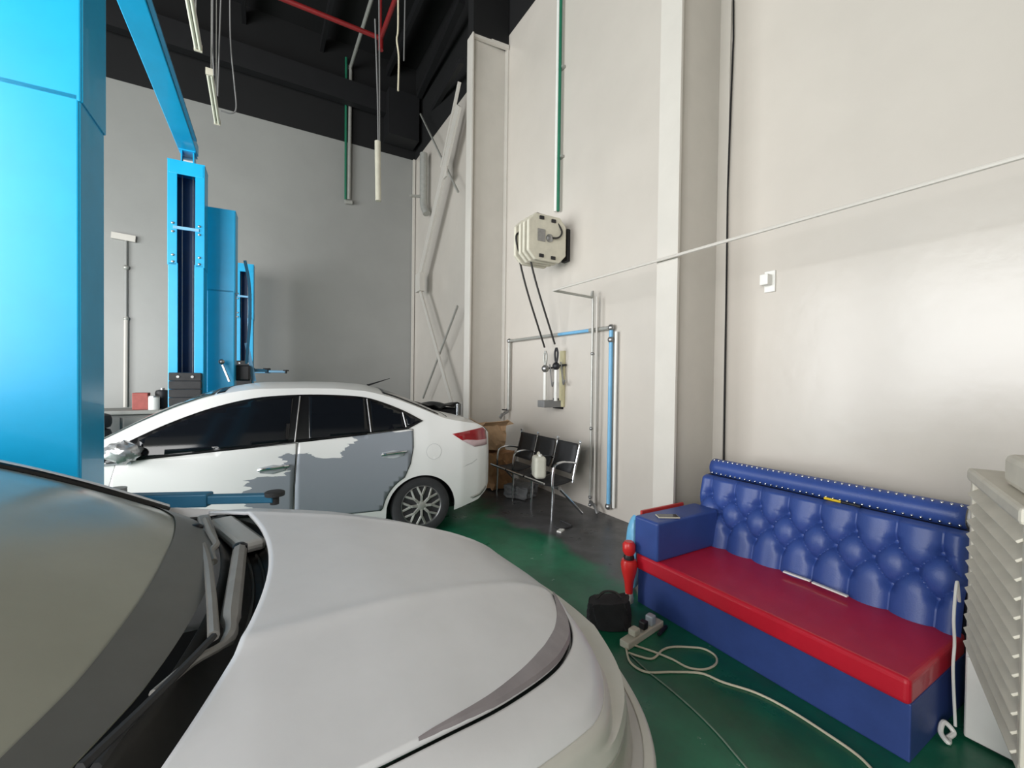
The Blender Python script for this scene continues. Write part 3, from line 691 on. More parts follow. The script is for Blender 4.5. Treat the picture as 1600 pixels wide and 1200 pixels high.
# wheels
def wheel(u, side, r=.30):
    y = YC+side*.815; wv = empty('wheel', (u-U0, y-side*.095, r)); wv.parent = car; s = side
    prof = [(.19, -.09), (.25, -.098), (.285, -.085), (.30, -.05), (.302, 0), (.30, .05), (.285, .085), (.25, .098), (.205, .09), (.19, .07)]
    MB().lathe([(a*r/.30, b) for a, b in prof], ((0, 0, 0), (0, s, 0)), 36).build('tyre', RUBBER, wv, smooth=True)
    MB().lathe([(.196, -.07), (.196, .075), (.205, .086), (.198, .088), (.188, .074), (.180, .03)], ((0, 0, 0), (0, s, 0)), 36).build('rim', STEEL, wv, smooth=True)
    MB().lathe([(.19, .0), (.19, .01)], ((0, 0, 0), (0, s, 0)), 24).build('brake_disc', mat('brake_grey', rgb(44, 44, 46), .6), wv)  # dark grey disc filling the rim behind the spokes
    for k in range(8):
        a = 2*math.pi*k/8; sp = MB()
        h0 = Vector((math.cos(a)*.04, s*.082, math.sin(a)*.04)); fk = Vector((math.cos(a)*.10, s*.088, math.sin(a)*.10))
        sp.bar(h0, fk, .022, .028)
        for da in (-.22, .22): sp.bar(fk, Vector((math.cos(a+da)*.192, s*.072, math.sin(a+da)*.192)), .016, .022)
        sp.build('spoke', GALV, wv, bevel=.004)
    MB().lathe([(.05, .07), (.05, .088), (.03, .096)], ((0, 0, 0), (0, s, 0)), 16).build('hub_cap', GALV, wv, smooth=True)
    return wv
for u in (.97, 3.53):
    for s in (-1, 1): wheel(u, s)
# mirror wrapped in masking film
def lumps(p, k=.55): return .018*k*math.sin(p[0]*61+p[2]*37)*math.sin(p[2]*83+p[1]*29)+.010*k*math.sin(p[0]*140+p[2]*110)
for s in (-1, 1):
    mm = MB(); c0 = S(1.20, .985, .085, s); mm.ball(c0, .105, (1.15, .85, .80), 26, 18)
    cc = c0
    mm.v = [tuple(Vector(v)+(Vector(v)-cc).normalized()*lumps(Vector(v))) for v in mm.v]
    mo = mm.build('wing_mirror', mat('masking_film', rgb(196, 198, 200), .16, .55, var=.35, scale=22), car, smooth=True)
    MB().bar(S(1.10, .905, .0, s), S(1.17, .935, .06, s), .07, .03).build('mirror_stalk', BLK, mo, bevel=.008)
    MB().bar(S(.98, .885, .006, s), S(1.24, .895, .012, s), .03, .016).build('mirror_film_strip', mat('masking_film', rgb(196, 198, 200), .16), mo)
tag(car, 'white saloon car with grey primer patches on its doors', 'car')

# ================================================================== silver car in the foreground
FY = 1.47
fg = empty('silver_car', (0, FY, 0))                            # local x forward (towards the long wall)
def zc(x): return smoothi(x, [-.4, 0, .3, .55, .75, .88, .97], [1.098, 1.076, 1.038, .983, .922, .860, .792])
def yc2(x): return .46-.24*min(max(x/.9, 0), 1)
def zh(x, y):
    a = abs(y); c = yc2(x); d = a-c
    # soft-edged drop beyond the crease
    dd = d if d > .018 else (0 if d < -.018 else (d+.018)**2/.072)
    return zc(x)-.02*min(a, c)**2-.215*dd-.02*dd*dd+.004*math.exp(-(d/.022)**2)
NOSE = ([0, .15, .3, .45, .55, .63, .70, .76, .80, .835, .85], [.965, .955, .915, .83, .73, .61, .44, .24, 0, -.25, -.42])
def xn(y): return smoothi(abs(y), *NOSE)
def xcowl(y): a = abs(y); return .035-.10*(a/.6)**2-.12*max(a-.5, 0)
HW = .80
def hood_fn(i, j):
    y = (-1+2*i)*HW*.985; x0, x1 = xcowl(y), xn(y)-.006; x = x0+(x1-x0)*j
    e = 0
    if j > .93: e = ((j-.93)/.07)**2*.012
    return Vector((x, y, zh(x, y)-e))
mb = MB().grid(hood_fn, 110, 70)
mb.build('bonnet', SILV, fg, smooth=True, solid=.012)
# outline of the bonnet edge in plan, from right cowl corner round the nose to the left
def edge(s):                                                    # s 0..1 -> (x,y)
    a = -1+2*s; y = .845*math.sin(a*math.pi/2*.985)/math.sin(math.pi/2*.985); return xn(y), y
NS = 120
def ring(off, z, s, zref=True):
    x, y = edge(s); x2, y2 = edge(min(s+.004, 1)); x1, y1 = edge(max(s-.004, 0))
    t = Vector((x2-x1, y2-y1)).normalized(); n = Vector((t.y, -t.x))
    if n.x < 0 and abs(y) < .5: n = -n
    if (y > 0 and n.y < 0) or (y < 0 and n.y > 0): n = Vector((n.x, -n.y)) if abs(y) > .3 else n
    k = interp(abs(y), [.6, .84], [1.0, .42])                   # wings close up towards the doors
    if 0 < off <= .151: k *= interp(abs(y), [.25, .42, .62], [.30, .55, 1.0])
    X_, Y_ = x+n.x*off*k, y+n.y*off*k
    zz = (zh(X_, Y_) if off < 0 else zh(x, y))+z
    return Vector((X_, Y_, zz))
def band(levels, name, mt, s0=0.0, s1=1.0, solid=.006):
    n = len(levels)
    vs = []; fs = []; N2 = int(NS*(s1-s0))
    for i in range(N2+1):
        s = s0+(s1-s0)*i/N2
        for off, z in levels: vs.append(ring(off, z, s))
    for i in range(N2):
        for j in range(n-1): fs.append((i*n+j, (i+1)*n+j, (i+1)*n+j+1, i*n+j+1))
    return MB().add(vs, fs).build(name, mt, fg, smooth=True, solid=solid)
def crv(pts, n=6): return [(p[0], p[1]) for p in spline([(a, b, 0) for a, b in pts], n)]
band([(-.03, -.035), (-.008, -.03), (.006, -.022)], 'bonnet_gap', BLK)
LIPM = mat('worn_primer_lip', rgb(160, 152, 156), .5, var=.18, scale=9)
def lip(s0, s1, n=46):
    vs = []; fs = []
    for i in range(n+1):
        f = i/n; wdt = .010+.040*math.sin(math.pi*f)**.7
        for off, z in ((-wdt, -.0005), (-wdt*.88, .0022), (-.008, .0015), (-.004, -.012)): vs.append(ring(off, z, s0+(s1-s0)*f))
    for i in range(n):
        for j in range(3): fs.append((i*4+j, (i+1)*4+j, (i+1)*4+j+1, i*4+j+1))
    return MB().add(vs, fs).build('bonnet_lip', LIPM, fg, smooth=True)
lip(.15, .42)
band(crv([(.006, -.014), (.04, -.024), (.08, -.040), (.105, -.058), (.125, -.085)]), 'wing_panel', SILV)
LENS = mat('dusty_lens', rgb(186, 182, 172), .28, var=.15, scale=10, coat=.3)
band(crv([(.124, -.083), (.142, -.10), (.150, -.13), (.158, -.17)]), 'headlight_surround', mat('light_trim', rgb(214, 212, 204), .35, var=.06), .08, .92)
band(crv([(.157, -.168), (.168, -.22), (.175, -.27)]), 'headlight', LENS, .14, .42)
band(crv([(.157, -.168), (.168, -.22), (.175, -.27)]), 'headlight', LENS, .58, .86)
band([(.150, -.165), (.160, -.22), (.165, -.27)], 'grille', DARK, .40, .60)
BMP = mat('bumper_paint', rgb(196, 193, 188), .45, var=.08, scale=6)
band(crv([(.172, -.262), (.205, -.275), (.225, -.30), (.232, -.34), (.230, -.42), (.215, -.52), (.19, -.60)]), 'bumper', BMP, .06, .94)
band(crv([(.205, -.272), (.230, -.278), (.238, -.295), (.234, -.312)]), 'bumper_ridge', mat('light_trim', rgb(214, 212, 204), .35), .08, .92)
# wing sides with wheel arches, door skins, roof: the rest of the shell
def bodyhalf(x, z): return interp(z, [.2, .35, .6, .85, 1.0, 1.1, 1.3, 1.48], [.84, .87, .885, .88, .868, .84, .74, .62])
def ftop(x): return interp(x, [-3.3, -3.0, -2.6, -2.2, -.3, -.1, .1, .3], [.95, 1.05, 1.07, 1.08, 1.045, 1.0, .72, .68])
def fbot(x):
    z = .22
    for c in (.12, -2.5):
        d = .345**2-(x-c)**2
        if d > 0: z = max(z, .29+math.sqrt(d))
    return z
XS = sorted(set([.46-3.76*i/130 for i in range(131)]+[c-.345*math.cos(math.pi*k/20) for c in (.12, -2.5) for k in range(21)]))
XS = [x for x in XS if -3.3 <= x <= .46]
for side in (-1, 1):
    vs = []; fs = []; n = 13
    for x in XS:
        tap = interp(x, [-3.3, -3.0, -2.4, -.2, .2, .46], [.80, .93, 1, 1, .985, .90])
        for j in range(n):
            z = fbot(x)+(ftop(x)-fbot(x)-.02)*j/(n-1); vs.append(Vector((x, side*bodyhalf(x, z)*tap, z)))
    for i in range(len(XS)-1):
        for j in range(n-1): fs.append((i*n+j, (i+1)*n+j, (i+1)*n+j+1, i*n+j+1))
    MB().add(vs, fs).build('side_panel', SILV, fg, smooth=True, solid=.006)
    # wing top between bonnet edge and side
    def wt_fn(i, j, side=side):
        x = -.45+.40*i; yb = interp(x, [-.45, -.25, 0, .24, .3], [.80, .815, .802, .775, .75]); yo = bodyhalf(x, 1.0)*.985
        y = yb+(yo-yb)*j; return Vector((x, side*y, zh(x, yb)-.012-(.05*j*j)*1.0-.006*(1-j)))
    MB().grid(wt_fn, 20, 6).build('wing_top', SILV, fg, smooth=True, solid=.004)
    # side windows and pillars
    MB().add([Vector((-.55, side*.80, 1.07)), Vector((-1.12, side*.66, 1.40)), Vector((-1.9, side*.65, 1.44)), Vector((-2.6, side*.68, 1.36)), Vector((-2.95, side*.80, 1.08))], [(0, 1, 2, 3, 4)]).build('side_window', GLASSD, fg, solid=.006)
    for nm, a_, b_, wd in (('b_pillar', (-1.62, .845, 1.06), (-1.68, .655, 1.44), .09), ('c_pillar', (-2.98, .82, 1.06), (-2.55, .675, 1.40), .12)):
        MB().bar((a_[0], side*a_[1], a_[2]), (b_[0], side*b_[1], b_[2]), wd, .03).build(nm.replace('b_', 'door_').replace('c_', 'rear_'), SILV, fg, bevel=.006)
    MB().box((-.8, side*.89, .93), (.16, .02, .03)).build('door_handle', SILV, fg, bevel=.006)
    for c in (.12, -2.5):
        wv = empty('wheel', (c, side*.80, .30)); wv.parent = fg
        MB().lathe([(.19, -.09), (.25, -.098), (.285, -.085), (.30, -.05), (.302, 0), (.30, .05), (.285, .085), (.25, .098), (.205, .09)], ((0, 0, 0), (0, side, 0)), 30).build('tyre', RUBBER, wv, smooth=True)
        MB().lathe([(.20, .06), (.205, .086), (.16, .07), (.05, .085), (.01, .09)], ((0, 0, 0), (0, side, 0)), 30).build('rim', STEEL, wv, smooth=True)
def roof_fn(i, j):
    x = -1.12-1.5*i; y = (-1+2*j)*.665; return Vector((x, y, 1.41+.06*math.sin(math.pi*min(max(i*.9+.1, 0), 1))+.05*(1-(y/.665)**2)))
MB().grid(roof_fn, 16, 16).build('roof', SILV, fg, smooth=True, solid=.01)
def tail_fn(i, j):
    x = -2.62-.68*i; y = (-1+2*j)*(.665+.06*i); return Vector((x, y, 1.42-.42*i+.05*(1-(y/.73)**2)))
MB().grid(tail_fn, 8, 12).build('rear_screen', GLASSD, fg, smooth=True, solid=.008)
MB().grid(lambda i, j: Vector((-3.3-.05*math.sin(math.pi*j), (-1+2*j)*.70, .28+.70*i)), 6, 12).build('tail_panel', SILV, fg, smooth=True, solid=.01)
MB().box((-1.4, 0, .40), (3.2, 1.4, .3)).build('underbody', DARK, fg)
# windscreen: curved glass leaning back from the cowl
def wbase(y): a = abs(y); return -.105-.10*(a/.6)**2-.10*max(a-.5, 0)
def ws(t, s):                                                   # t up the glass, s across -1..1
    y0 = s*.80; y1 = s*.655; x0 = wbase(y0); x1 = -1.10-.05*(s*s)
    y = y0+(y1-y0)*t; x = x0+(x1-x0)*t
    z0 = 1.045-.02*s*s; z1 = 1.455-.05*s*s
    return Vector((x, y, z0+(z1-z0)*t+.035*math.sin(math.pi*t)))
WSG = mat('windscreen_dust_and_reflection', rgb(176, 176, 163), .2, var=.08, scale=3, spec=.6, bump=.01, bscale=200)  # opaque pale base colour stands for dust plus the reflected walls and ceiling
FRIT = mat('windscreen_band', rgb(112, 113, 111), .32, var=.12, scale=6)
MB().grid(lambda i, j: ws(i, -1+2*j), 40, 50).build('windscreen', WSG, fg, smooth=True, solid=.006)
def frit_t(s): return .108*(1-.40*abs(s)**1.5)
MB().grid(lambda i, j: ws(frit_t(-1+2*j)*i*1.0, -1+2*j)+Vector((.002, 0, .004)), 6, 60).build('windscreen_band', FRIT, fg, smooth=True)
for side in (-1, 1):
    MB().tube([ws(k/14, side*1.0)+Vector((0, side*.012, .002)) for k in range(15)], .014, 8).build('windscreen_seal', BLK, fg, smooth=True)
    MB().tube([ws(k/14, side*1.0)+Vector((-.02, side*.05, -.02)) for k in range(15)], .04, 10).build('windscreen_pillar', SILV, fg, smooth=True)
# cowl trough between glass and bonnet
def cowl_fn(i, j):
    y = (-1+2*j)*.80; xa = wbase(y)+.02; xb = xcowl(y)+.06; za = 1.035-.02*(y/.8)**2
    x = xa+(xb-xa)*i; dip = .055*math.sin(math.pi*min(i*1.15, 1))+.03*i
    return Vector((x, y, za-dip-.004))
MB().grid(cowl_fn, 12, 60).build('cowl_panel', mat('cowl_plastic', rgb(58, 56, 54), .6, var=.3, scale=7, bump=.1), fg, smooth=True, solid=.004)
for k in range(3):
    MB().tube([cowl_fn(.45+.16*k, j/30)+Vector((0, 0, .004)) for j in range(31)], .005, 6).build('cowl_rib', mat('cowl_rib', rgb(84, 82, 78), .6), fg, smooth=True)
# wiper arms and blades
WIP = mat('wiper_metal', rgb(150, 147, 143), .5, .1, var=.15, scale=10)
def L3(px, py, z): p = onz(px, py, z); return Vector((p[0], p[1]-FY, p[2]))
def wiper(pts_arm, r_arm, pts_blade, label):
    a = MB().tube(spline(pts_arm, 5), r_arm, 8).build('wiper_arm', WIP, fg, smooth=True); a['label'] = label
    MB().tube(spline(pts_blade, 5), .007, 6).build('wiper_blade', RUBBER, a, smooth=True)
    MB().lathe([(.022, -.02), (.022, .012), (.012, .02)], (pts_arm[0], (0, 0, 1)), 12).build('pivot_cap', DARK, a, smooth=True)
w1 = [L3(306, 828, 1.045), L3(322, 870, 1.055), L3(330, 930, 1.06), L3(334, 994, 1.062)]
wiper(w1, .011, [L3(334, 994, 1.068), L3(290, 1040, 1.075), L3(225, 1105, 1.08), L3(125, 1200, 1.085)], 'grey wiper arm lying closer to the glass')
w2 = [L3(375, 858, 1.035), L3(368, 910, 1.045), L3(361, 960, 1.05), L3(356, 1000, 1.05), L3(300, 1035, 1.06), L3(240, 1085, 1.07)]
wiper(w2, [.020]*12+[.014]*4+[.008]*10, [L3(290, 1040, 1.055), L3(240, 1090, 1.06), L3(190, 1145, 1.065), L3(150, 1199, 1.065)], 'thicker grey wiper arm beside the bonnet edge')
MB().tube(spline([L3(321, 812, 1.05), L3(330, 835, 1.055), L3(338, 850, 1.05), L3(330, 862, 1.045), L3(334, 878, 1.045)], 5), .010, 8).build('washer_hose', WIP, fg, smooth=True)
MB().bar(L3(318, 808, 1.04), L3(330, 846, 1.04), .04, .02).build('hinge_cover', WIP, fg, bevel=.006)
MB().bar(L3(345, 815, 1.01), L3(395, 855, 1.01), .09, .04).build('wing_bracket', BMP, fg, bevel=.015)
tag(fg, 'dusty silver car in the foreground showing bonnet and windscreen', 'car')

# ================================================================== tufted sofa
SY0, SY1 = .69, 2.20
sofa = empty('tufted_sofa', (2.75, 1.45, 0))
def LP(x, y, z): return Vector((x-2.75, y-1.45, z))
MB().box(LP(2.72, (SY0+SY1)/2, .125), (.70, SY1-SY0, .25)).build('base', mat('base_vinyl', rgb(52, 74, 140), .48, var=.16, scale=6, bump=.06, bscale=60), sofa, bevel=.006)
MB().box(LP(2.695, (SY0+SY1)/2, .305), (.70, SY1-SY0+.006, .115)).build('seat_cushion', LEATHR, sofa, bevel=.022, seg=4)
MB().box(LP(2.665, 2.105, .495), (.66, .21, .27)).build('armrest', LEATHB, sofa, bevel=.018, seg=3)
# diamond-buttoned back
BW, BH_ = SY1-SY0+.0, .56
def back_pt(s, v):                                               # s along Y from near end, v up the slope
    return LP(3.0+.115*v, SY0+BW*s, .33+.52*v)
nb = 8; pit = 1.0/nb
rows = (.30, .52, .74)
nrm = Vector((-.52, 0, .115)).normalized()
BTN = []
for r, v in enumerate(rows):
    n0 = 0 if r % 2 == 0 else .5
    k = 0
    while (k+.5+n0) < nb:
        BTN.append(((k+.5+n0)*pit, v)); k += 1
def puff(s, v):
    dv = .22; a = s/pit
    if v >= rows[-1]: cre = abs(math.sin(math.pi*(a-.5))); d = cre**.55; d = d*(1-0*(v))
    elif v <= rows[0]: cre = abs(math.sin(math.pi*(a-.5))); d = cre**.55
    else:
        q = (v-rows[0])/dv
        p1 = (a-.5)+q*.5; p2 = (a-.5)-q*.5
        d = (abs(math.sin(math.pi*p1))*abs(math.sin(math.pi*p2)))**.38
    h = .044*d
    for bs, bv in BTN:
        rr = ((s-bs)*BW)**2+((v-bv)*.53)**2
        if rr < .02: h -= .030*math.exp(-rr/.0007)
    e = min(s, 1-s)*BW; h -= .05*math.exp(-e/.018)
    if v > .93: h -= .05*((v-.93)/.07)**2
    return h
def bk(i, j): return back_pt(i, j)+nrm*(.03+puff(i, j))
mbk = MB().grid(bk, 200, 84)
mbk.build('tufted_back', LEATHB, sofa, smooth=True)
for s_ in (SY0+.01, SY1-.01): pass
bx = MB(); pl = [LP(3.0, SY0+.004, .25), LP(3.13, SY0+.004, .845), LP(3.25, SY0+.004, .86), LP(3.25, SY0+.004, 0), LP(3.0, SY0+.004, 0)]
bx.prism(pl, (0, SY1-SY0-.008, 0)).build('back_frame', mat('navy_cloth', rgb(22, 28, 52), .7, var=.2), sofa)
bsrc = MB().ball((0, 0, 0), .017, (.55, 1, 1), 12, 8).build('button', LEATHB, sofa, smooth=True)
for i, (bs, bv) in enumerate(BTN):
    pos = back_pt(bs, bv)+nrm*(.03+puff(bs, bv)+.004)
    if i == 0: bsrc.location = pos
    else: share(bsrc, sofa, pos)
# rolled top rail with nail heads
def rail(i, j):
    a = math.radians(-75+190*j); r = .065
    return LP(3.185-math.cos(a)*r, SY0+.03+(BW-.06)*i, .905+math.sin(a)*r)
MB().grid(rail, 30, 14).build('top_rail', LEATHB, sofa, smooth=True, solid=.01)
for yy in (SY0+.03, SY1-.03):
    MB().lathe([(.055, 0), (.055, .012), (.045, .02)], ((3.205-2.75, yy-1.45+(.001 if yy > 1 else -.001), .905), (0, 1 if yy > 1 else -1, 0)), 20).build('rail_end', WHITEP, sofa, smooth=True)
nail = MB().ball((0, 0, 0), .008, (1, 1, 1), 8, 5).build('nail_head', CHROME, sofa, smooth=True)
first = True
for a in (-34, 62):
    for k in range(38):
        aa = math.radians(a); pos = LP(3.185-math.cos(aa)*.067, SY0+.05+(BW-.10)*k/37, .905+math.sin(aa)*.067)
        if first: nail.location = pos; first = False
        else: share(nail, sofa, pos)
tag(sofa, 'blue button-tufted leather sofa with red seat against the wall', 'sofa')
# things on and around the sofa
p = onz(1043, 808, .63)
t = empty('mobile_phone', (p[0], p[1], .631), math.radians(60))
MB().box((0, 0, .005), (.075, .15, .009)).build('phone_body', CREAM, t, bevel=.003)
MB().box((0, 0, .0100), (.066, .138, .0012)).build('phone_screen', mat('screen_glass', rgb(34, 22, 26), .1), t)
tag(t, 'phone with dark screen lying on the sofa armrest', 'phone')
for i, (a_, b_, lb) in enumerate((((1226, 892), (1268, 907), 'left of two white strips tucked where seat meets sofa back'), ((1271, 909), (1326, 931), 'right of two white strips tucked where seat meets sofa back'))):
    A_ = onz(*a_, .388)-Vector((.012, 0, 0)); B_ = onz(*b_, .388)-Vector((.012, 0, 0))
    tag(MB().bar(A_, B_, .022, .010).build('white_strip', WHITEP, bevel=.002), lb, 'strip')
t = empty('screwdriver', onx(1312, 782, 3.12)); q = onx(1312, 786, 3.10)
A_, B_ = onx(1288, 778, 3.115), onx(1345, 792, 3.115)
addp(MB().tube([A_, A_*.5+B_*.5], .008, 8), 'yellow_sleeve', mat('yellow_plastic', rgb(226, 190, 40), .4), t, smooth=True)
addp(MB().tube([A_*.52+B_*.48, B_], .010, 8), 'black_grip', DARK, t, smooth=True)
tag(t, 'thin yellow and black tool resting along the sofa back top', 'tool')
# light blue bag and red sheet behind the arm
q = onz(988, 880, .2)
mm = MB().ball((2.50, 2.36, .285), .085, (.8, .8, 3.3), 20, 14); mm.v = [tuple(Vector(v)*1.0+Vector((lumps(Vector(v)), lumps(Vector(v))*.5, 0))) for v in mm.v]
tag(mm.build('plastic_bag', mat('light_blue_film', rgb(120, 190, 230), .35, var=.15, scale=9), smooth=True), 'light blue plastic bag peeking out behind the sofa armrest', 'bag')
tag(MB().box((2.66, 2.235, .320), (.46, .02, .64)).build('red_board', mat('red_board', rgb(190, 54, 48), .5, var=.1), bevel=.003), 'red board standing behind the blue sofa armrest', 'board')
# red bottle with pale nozzle, upside down against the sofa end
bp_ = onz(1003, 955, 0.0); t = empty('spray_bottle', (2.285, 2.20, 0))
c0 = Vector((2.285-2.285, 0, 0))
MB().lathe([(.012, .005), (.030, .02), (.034, .05), (.028, .085)], ((0, 0, 0), (.0, .02, 1)), 16).build('nozzle', mat('pale_nozzle', rgb(206, 206, 200), .4), t, smooth=True)
MB().lathe([(.026, .085), (.030, .14), (.034, .17), (.052, .24), (.058, .29), (.050, .32), (.030, .325)], ((0, 0, 0), (.0, .02, 1)), 20).build('bottle_body', mat('red_plastic', rgb(222, 48, 48), .3), t, smooth=True)
MB().lathe([(.034, .322), (.038, .34), (.030, .36)], ((0, 0, 0), (.0, .02, 1)), 16).build('cap_band', DARK, t, smooth=True)
MB().lathe([(.030, .355), (.045, .38), (.045, .43), (.03, .45)], ((0, 0, 0), (.0, .02, 1)), 16).build('bottle_base', mat('red_plastic', rgb(222, 48, 48), .3), t, smooth=True)
tag(t, 'red bottle with pale nozzle standing upside down at sofa corner', 'bottle')
# black bag on the floor
t = empty('black_bag', (1.99, 2.09, 0), math.radians(-35))
mm = MB()
def bag_fn(i, j):
    a = 2*math.pi*j; zz = i; wx_, wy_ = .14*(1-.10*zz), .09*(1-.2*zz)
    sx_ = math.copysign(abs(math.cos(a))**.5, math.cos(a)); sy_ = math.copysign(abs(math.sin(a))**.5, math.sin(a))
    k = .008*math.sin(9*a+7*zz)
    return Vector((wx_*sx_+k, wy_*sy_+k, .005+.16*zz+.02*zz*math.cos(a)))
mm.grid(bag_fn, 10, 40); top = [bag_fn(1, j/40) for j in range(40)]; mm.add(top, [tuple(range(40))])
mm.build('bag_body', mat('black_fabric', rgb(34, 33, 36), .8, var=.25, scale=20, bump=.2), t, smooth=True)
MB().tube(spline([(-.08, .0, .165), (-.03, .02, .20), (.04, .02, .20), (.09, 0, .165)], 6), .008, 6).build('bag_handle', CABLEK, t, smooth=True)
tag(t, 'open black fabric bag on the green floor before the sofa', 'bag')
# power strip with plugs
A_ = onz(975, 1008, .02); B_ = onz(1030, 972, .02); mid = (A_+B_)/2; L_ = (B_-A_).length; ang = math.atan2(B_[1]-A_[1], B_[0]-A_[0])
t = empty('power_strip', (mid[0], mid[1], 0), ang)
MB().box((0, 0, .022), (L_, .065, .042)).build('strip_body', CREAM, t, bevel=.006)
for k in range(4): MB().lathe([(.021, 0), (.021, .003)], ((-.09+.055*k, 0, .043), (0, 0, 1)), 14).build('socket', mat('socket_grey', rgb(180, 178, 170), .5), t)
MB().box((.09, .0, .075), (.05, .05, .06)).build('plug', mat('plug_grey', rgb(176, 182, 190), .4), t, bevel=.008)
MB().box((.01, .0, .07), (.045, .045, .05)).build('plug', DARK, t, bevel=.008)
MB().box((-.09, .0, .065), (.06, .05, .04)).build('plug', CREAM, t, bevel=.008)
tag(t, 'cream power strip with plugs on the green floor beside black bag', 'power strip')
def floor_cable(pts, r, mt, label):
    return tag(MB().tube(spline([onz(x, y, r+.001+h) for x, y, h in [(q+(0,))[:3] for q in pts]], 8), r, 8).build('floor_cable', mt, smooth=True), label, 'cable')
floor_cable([(978, 1012), (985, 1035), (1010, 1050), (1050, 1050), (1095, 1052), (1130, 1066), (1180, 1082), (1230, 1107), (1290, 1145), (1340, 1180), (1370, 1210)], .006, CORD, 'cream cable running along the sofa front to the lower right')
floor_cable([(990, 1008), (1020, 1018), (1050, 1030), (1075, 1043), (1100, 1046), (1118, 1038), (1118, 1025), (1100, 1014), (1075, 1011), (1050, 1011), (1035, 1016), (1020, 1029), (1000, 1026), (982, 1020)], .006, CORD, 'cream cable coiled in a loop on the green floor')
floor_cable([(984, 1022), (1010, 1047), (1045, 1075), (1085, 1110), (1120, 1145), (1150, 1180), (1175, 1210)], .004, mat('thin_cable', rgb(120, 140, 124), .6), 'thin grey-green cable trailing from the loop toward bottom edge')
tag(MB().lathe([(.011, 0), (.013, .03), (.013, .11), (.009, .12)], (onz(1034, 985, .014)-Vector((.05, .02, 0)), (.9, .3, 0)), 10).build('torch', DARK, smooth=True), 'small dark cylinder lying beside the power strip at sofa foot', 'tool')

# ================================================================== louvred cooler, white cabinet at the right edge
far = Vector((2.42, .545, 0)); dr = Vector((-.93, -.36, 0)).normalized(); nr_ = Vector((-dr.y*-1, dr.x*-1, 0))
nr_ = Vector((dr.y, -dr.x, 0))
if nr_.y < 0: nr_ = -nr_                                         # louvre face normal, towards the sofa
LL, Z0, Z1, DP = .70, .57, 1.27, .62
BEI = mat('beige_plastic', rgb(206, 200, 186), .55, var=.14, scale=6, bump=.05)
cool = empty('evaporative_cooler', (far+dr*LL/2-nr_*DP/2), math.atan2(dr.y, dr.x))
Ri = Matrix.Rotation(-math.atan2(dr.y, dr.x), 3, 'Z')
def CL(a, n, z): return Ri @ (far+dr*a+nr_*n-Vector(cool.location)) + Vector((0, 0, z))
def cbox(a0, a1, n0, n1, z0, z1, name, mt, **k):
    c = (CL(a0, n0, z0)+CL(a1, n1, z1))/2
    return MB().box(c, (abs(a1-a0), abs(n1-n0), z1-z0)).build(name, mt, cool, **k)
cbox(.02, LL-.02, -DP, -.06, Z0+.02, Z1-.03, 'cooler_body', BEI, bevel=.012)
cbox(0, LL, -DP, .012, Z1-.05, Z1, 'top_cover', BEI, bevel=.012)
cbox(0, LL, -DP, .0, Z0-.03, Z0+.025, 'bottom_tray', BEI, bevel=.012)
cbox(-.004, .03, -.07, .0, Z0, Z1-.03, 'corner_post', BEI, bevel=.006); cbox(LL-.03, LL+.004, -.07, .0, Z0, Z1-.03, 'corner_post', BEI, bevel=.006)
ns = 12
for k in range(ns):
    z = Z0+.045+(Z1-Z0-.12)*k/(ns-1); sl = MB()
    c = CL(LL/2, -.022, z); yv = (Ri @ nr_)
    M3 = Matrix.Rotation(math.radians(38)*(1 if yv.y > 0 else -1)*-1, 3, 'X')
    sl.box(c, (LL-.05, .085, .008), mtx=M3).build('louvre_slat', BEI, cool, bevel=.002)
cbox(.30, LL, -.5, -.03, Z1, Z1+.10, 'motor_housing', BEI, bevel=.02)
cbox(.32, LL-.02, -.55, -.10, 0, Z0-.03, 'stand', BEI, bevel=.01)
tag(cool, 'beige louvred evaporative cooler on a stand at the right edge', 'cooler')
q = onz(1503, 1155, 0)
t = empty('white_cabinet', (q[0]+.25, q[1]-.20, 0))
MB().box((0, 0, .30), (.48, .40, .58)).build('cabinet_body', WHITEP, t, bevel=.01)
MB().box((-.245, 0, .20), (.012, .385, .36)).build('door_panel', WHITEP, t, bevel=.004)
MB().box((-.245, 0, .49), (.012, .385, .18)).build('drawer_front', WHITEP, t, bevel=.004)
MB().box((0, 0, .005), (.44, .36, .01)).build('plinth', DARK, t)
tag(t, 'small white cabinet between sofa end and louvred cooler', 'cabinet')
t = tag(MB().tube(spline([Vector((q[0]-.01, q[1]+.02, .05)), Vector((q[0]-.02, q[1]+.03, .30)), Vector((q[0]-.01, q[1]+.03, .42)), Vector((q[0]-.03, q[1]+.03, .55)), Vector((q[0]+.0, q[1]+.03, .70)), Vector((q[0]+.04, q[1]+.03, .60))], 8), .006, 8).build('white_cable', WHITEP, smooth=True), 'white cable hanging down the corner of the white cabinet', 'cable')
t = tag(MB().tube(spline([Vector((q[0]-.05, q[1]+.03, .012)), Vector((q[0]-.10, q[1]+.02, .012)), Vector((q[0]-.08, q[1]+.05, .03)), Vector((q[0]-.04, q[1]+.05, .06)), Vector((q[0]-.03, q[1]+.02, .03)), Vector((q[0]-.07, q[1]+.03, .012))], 8), .010, 8).build('coiled_plug_lead', WHITEP, smooth=True), 'short knotted white lead on floor by white cabinet', 'cable')

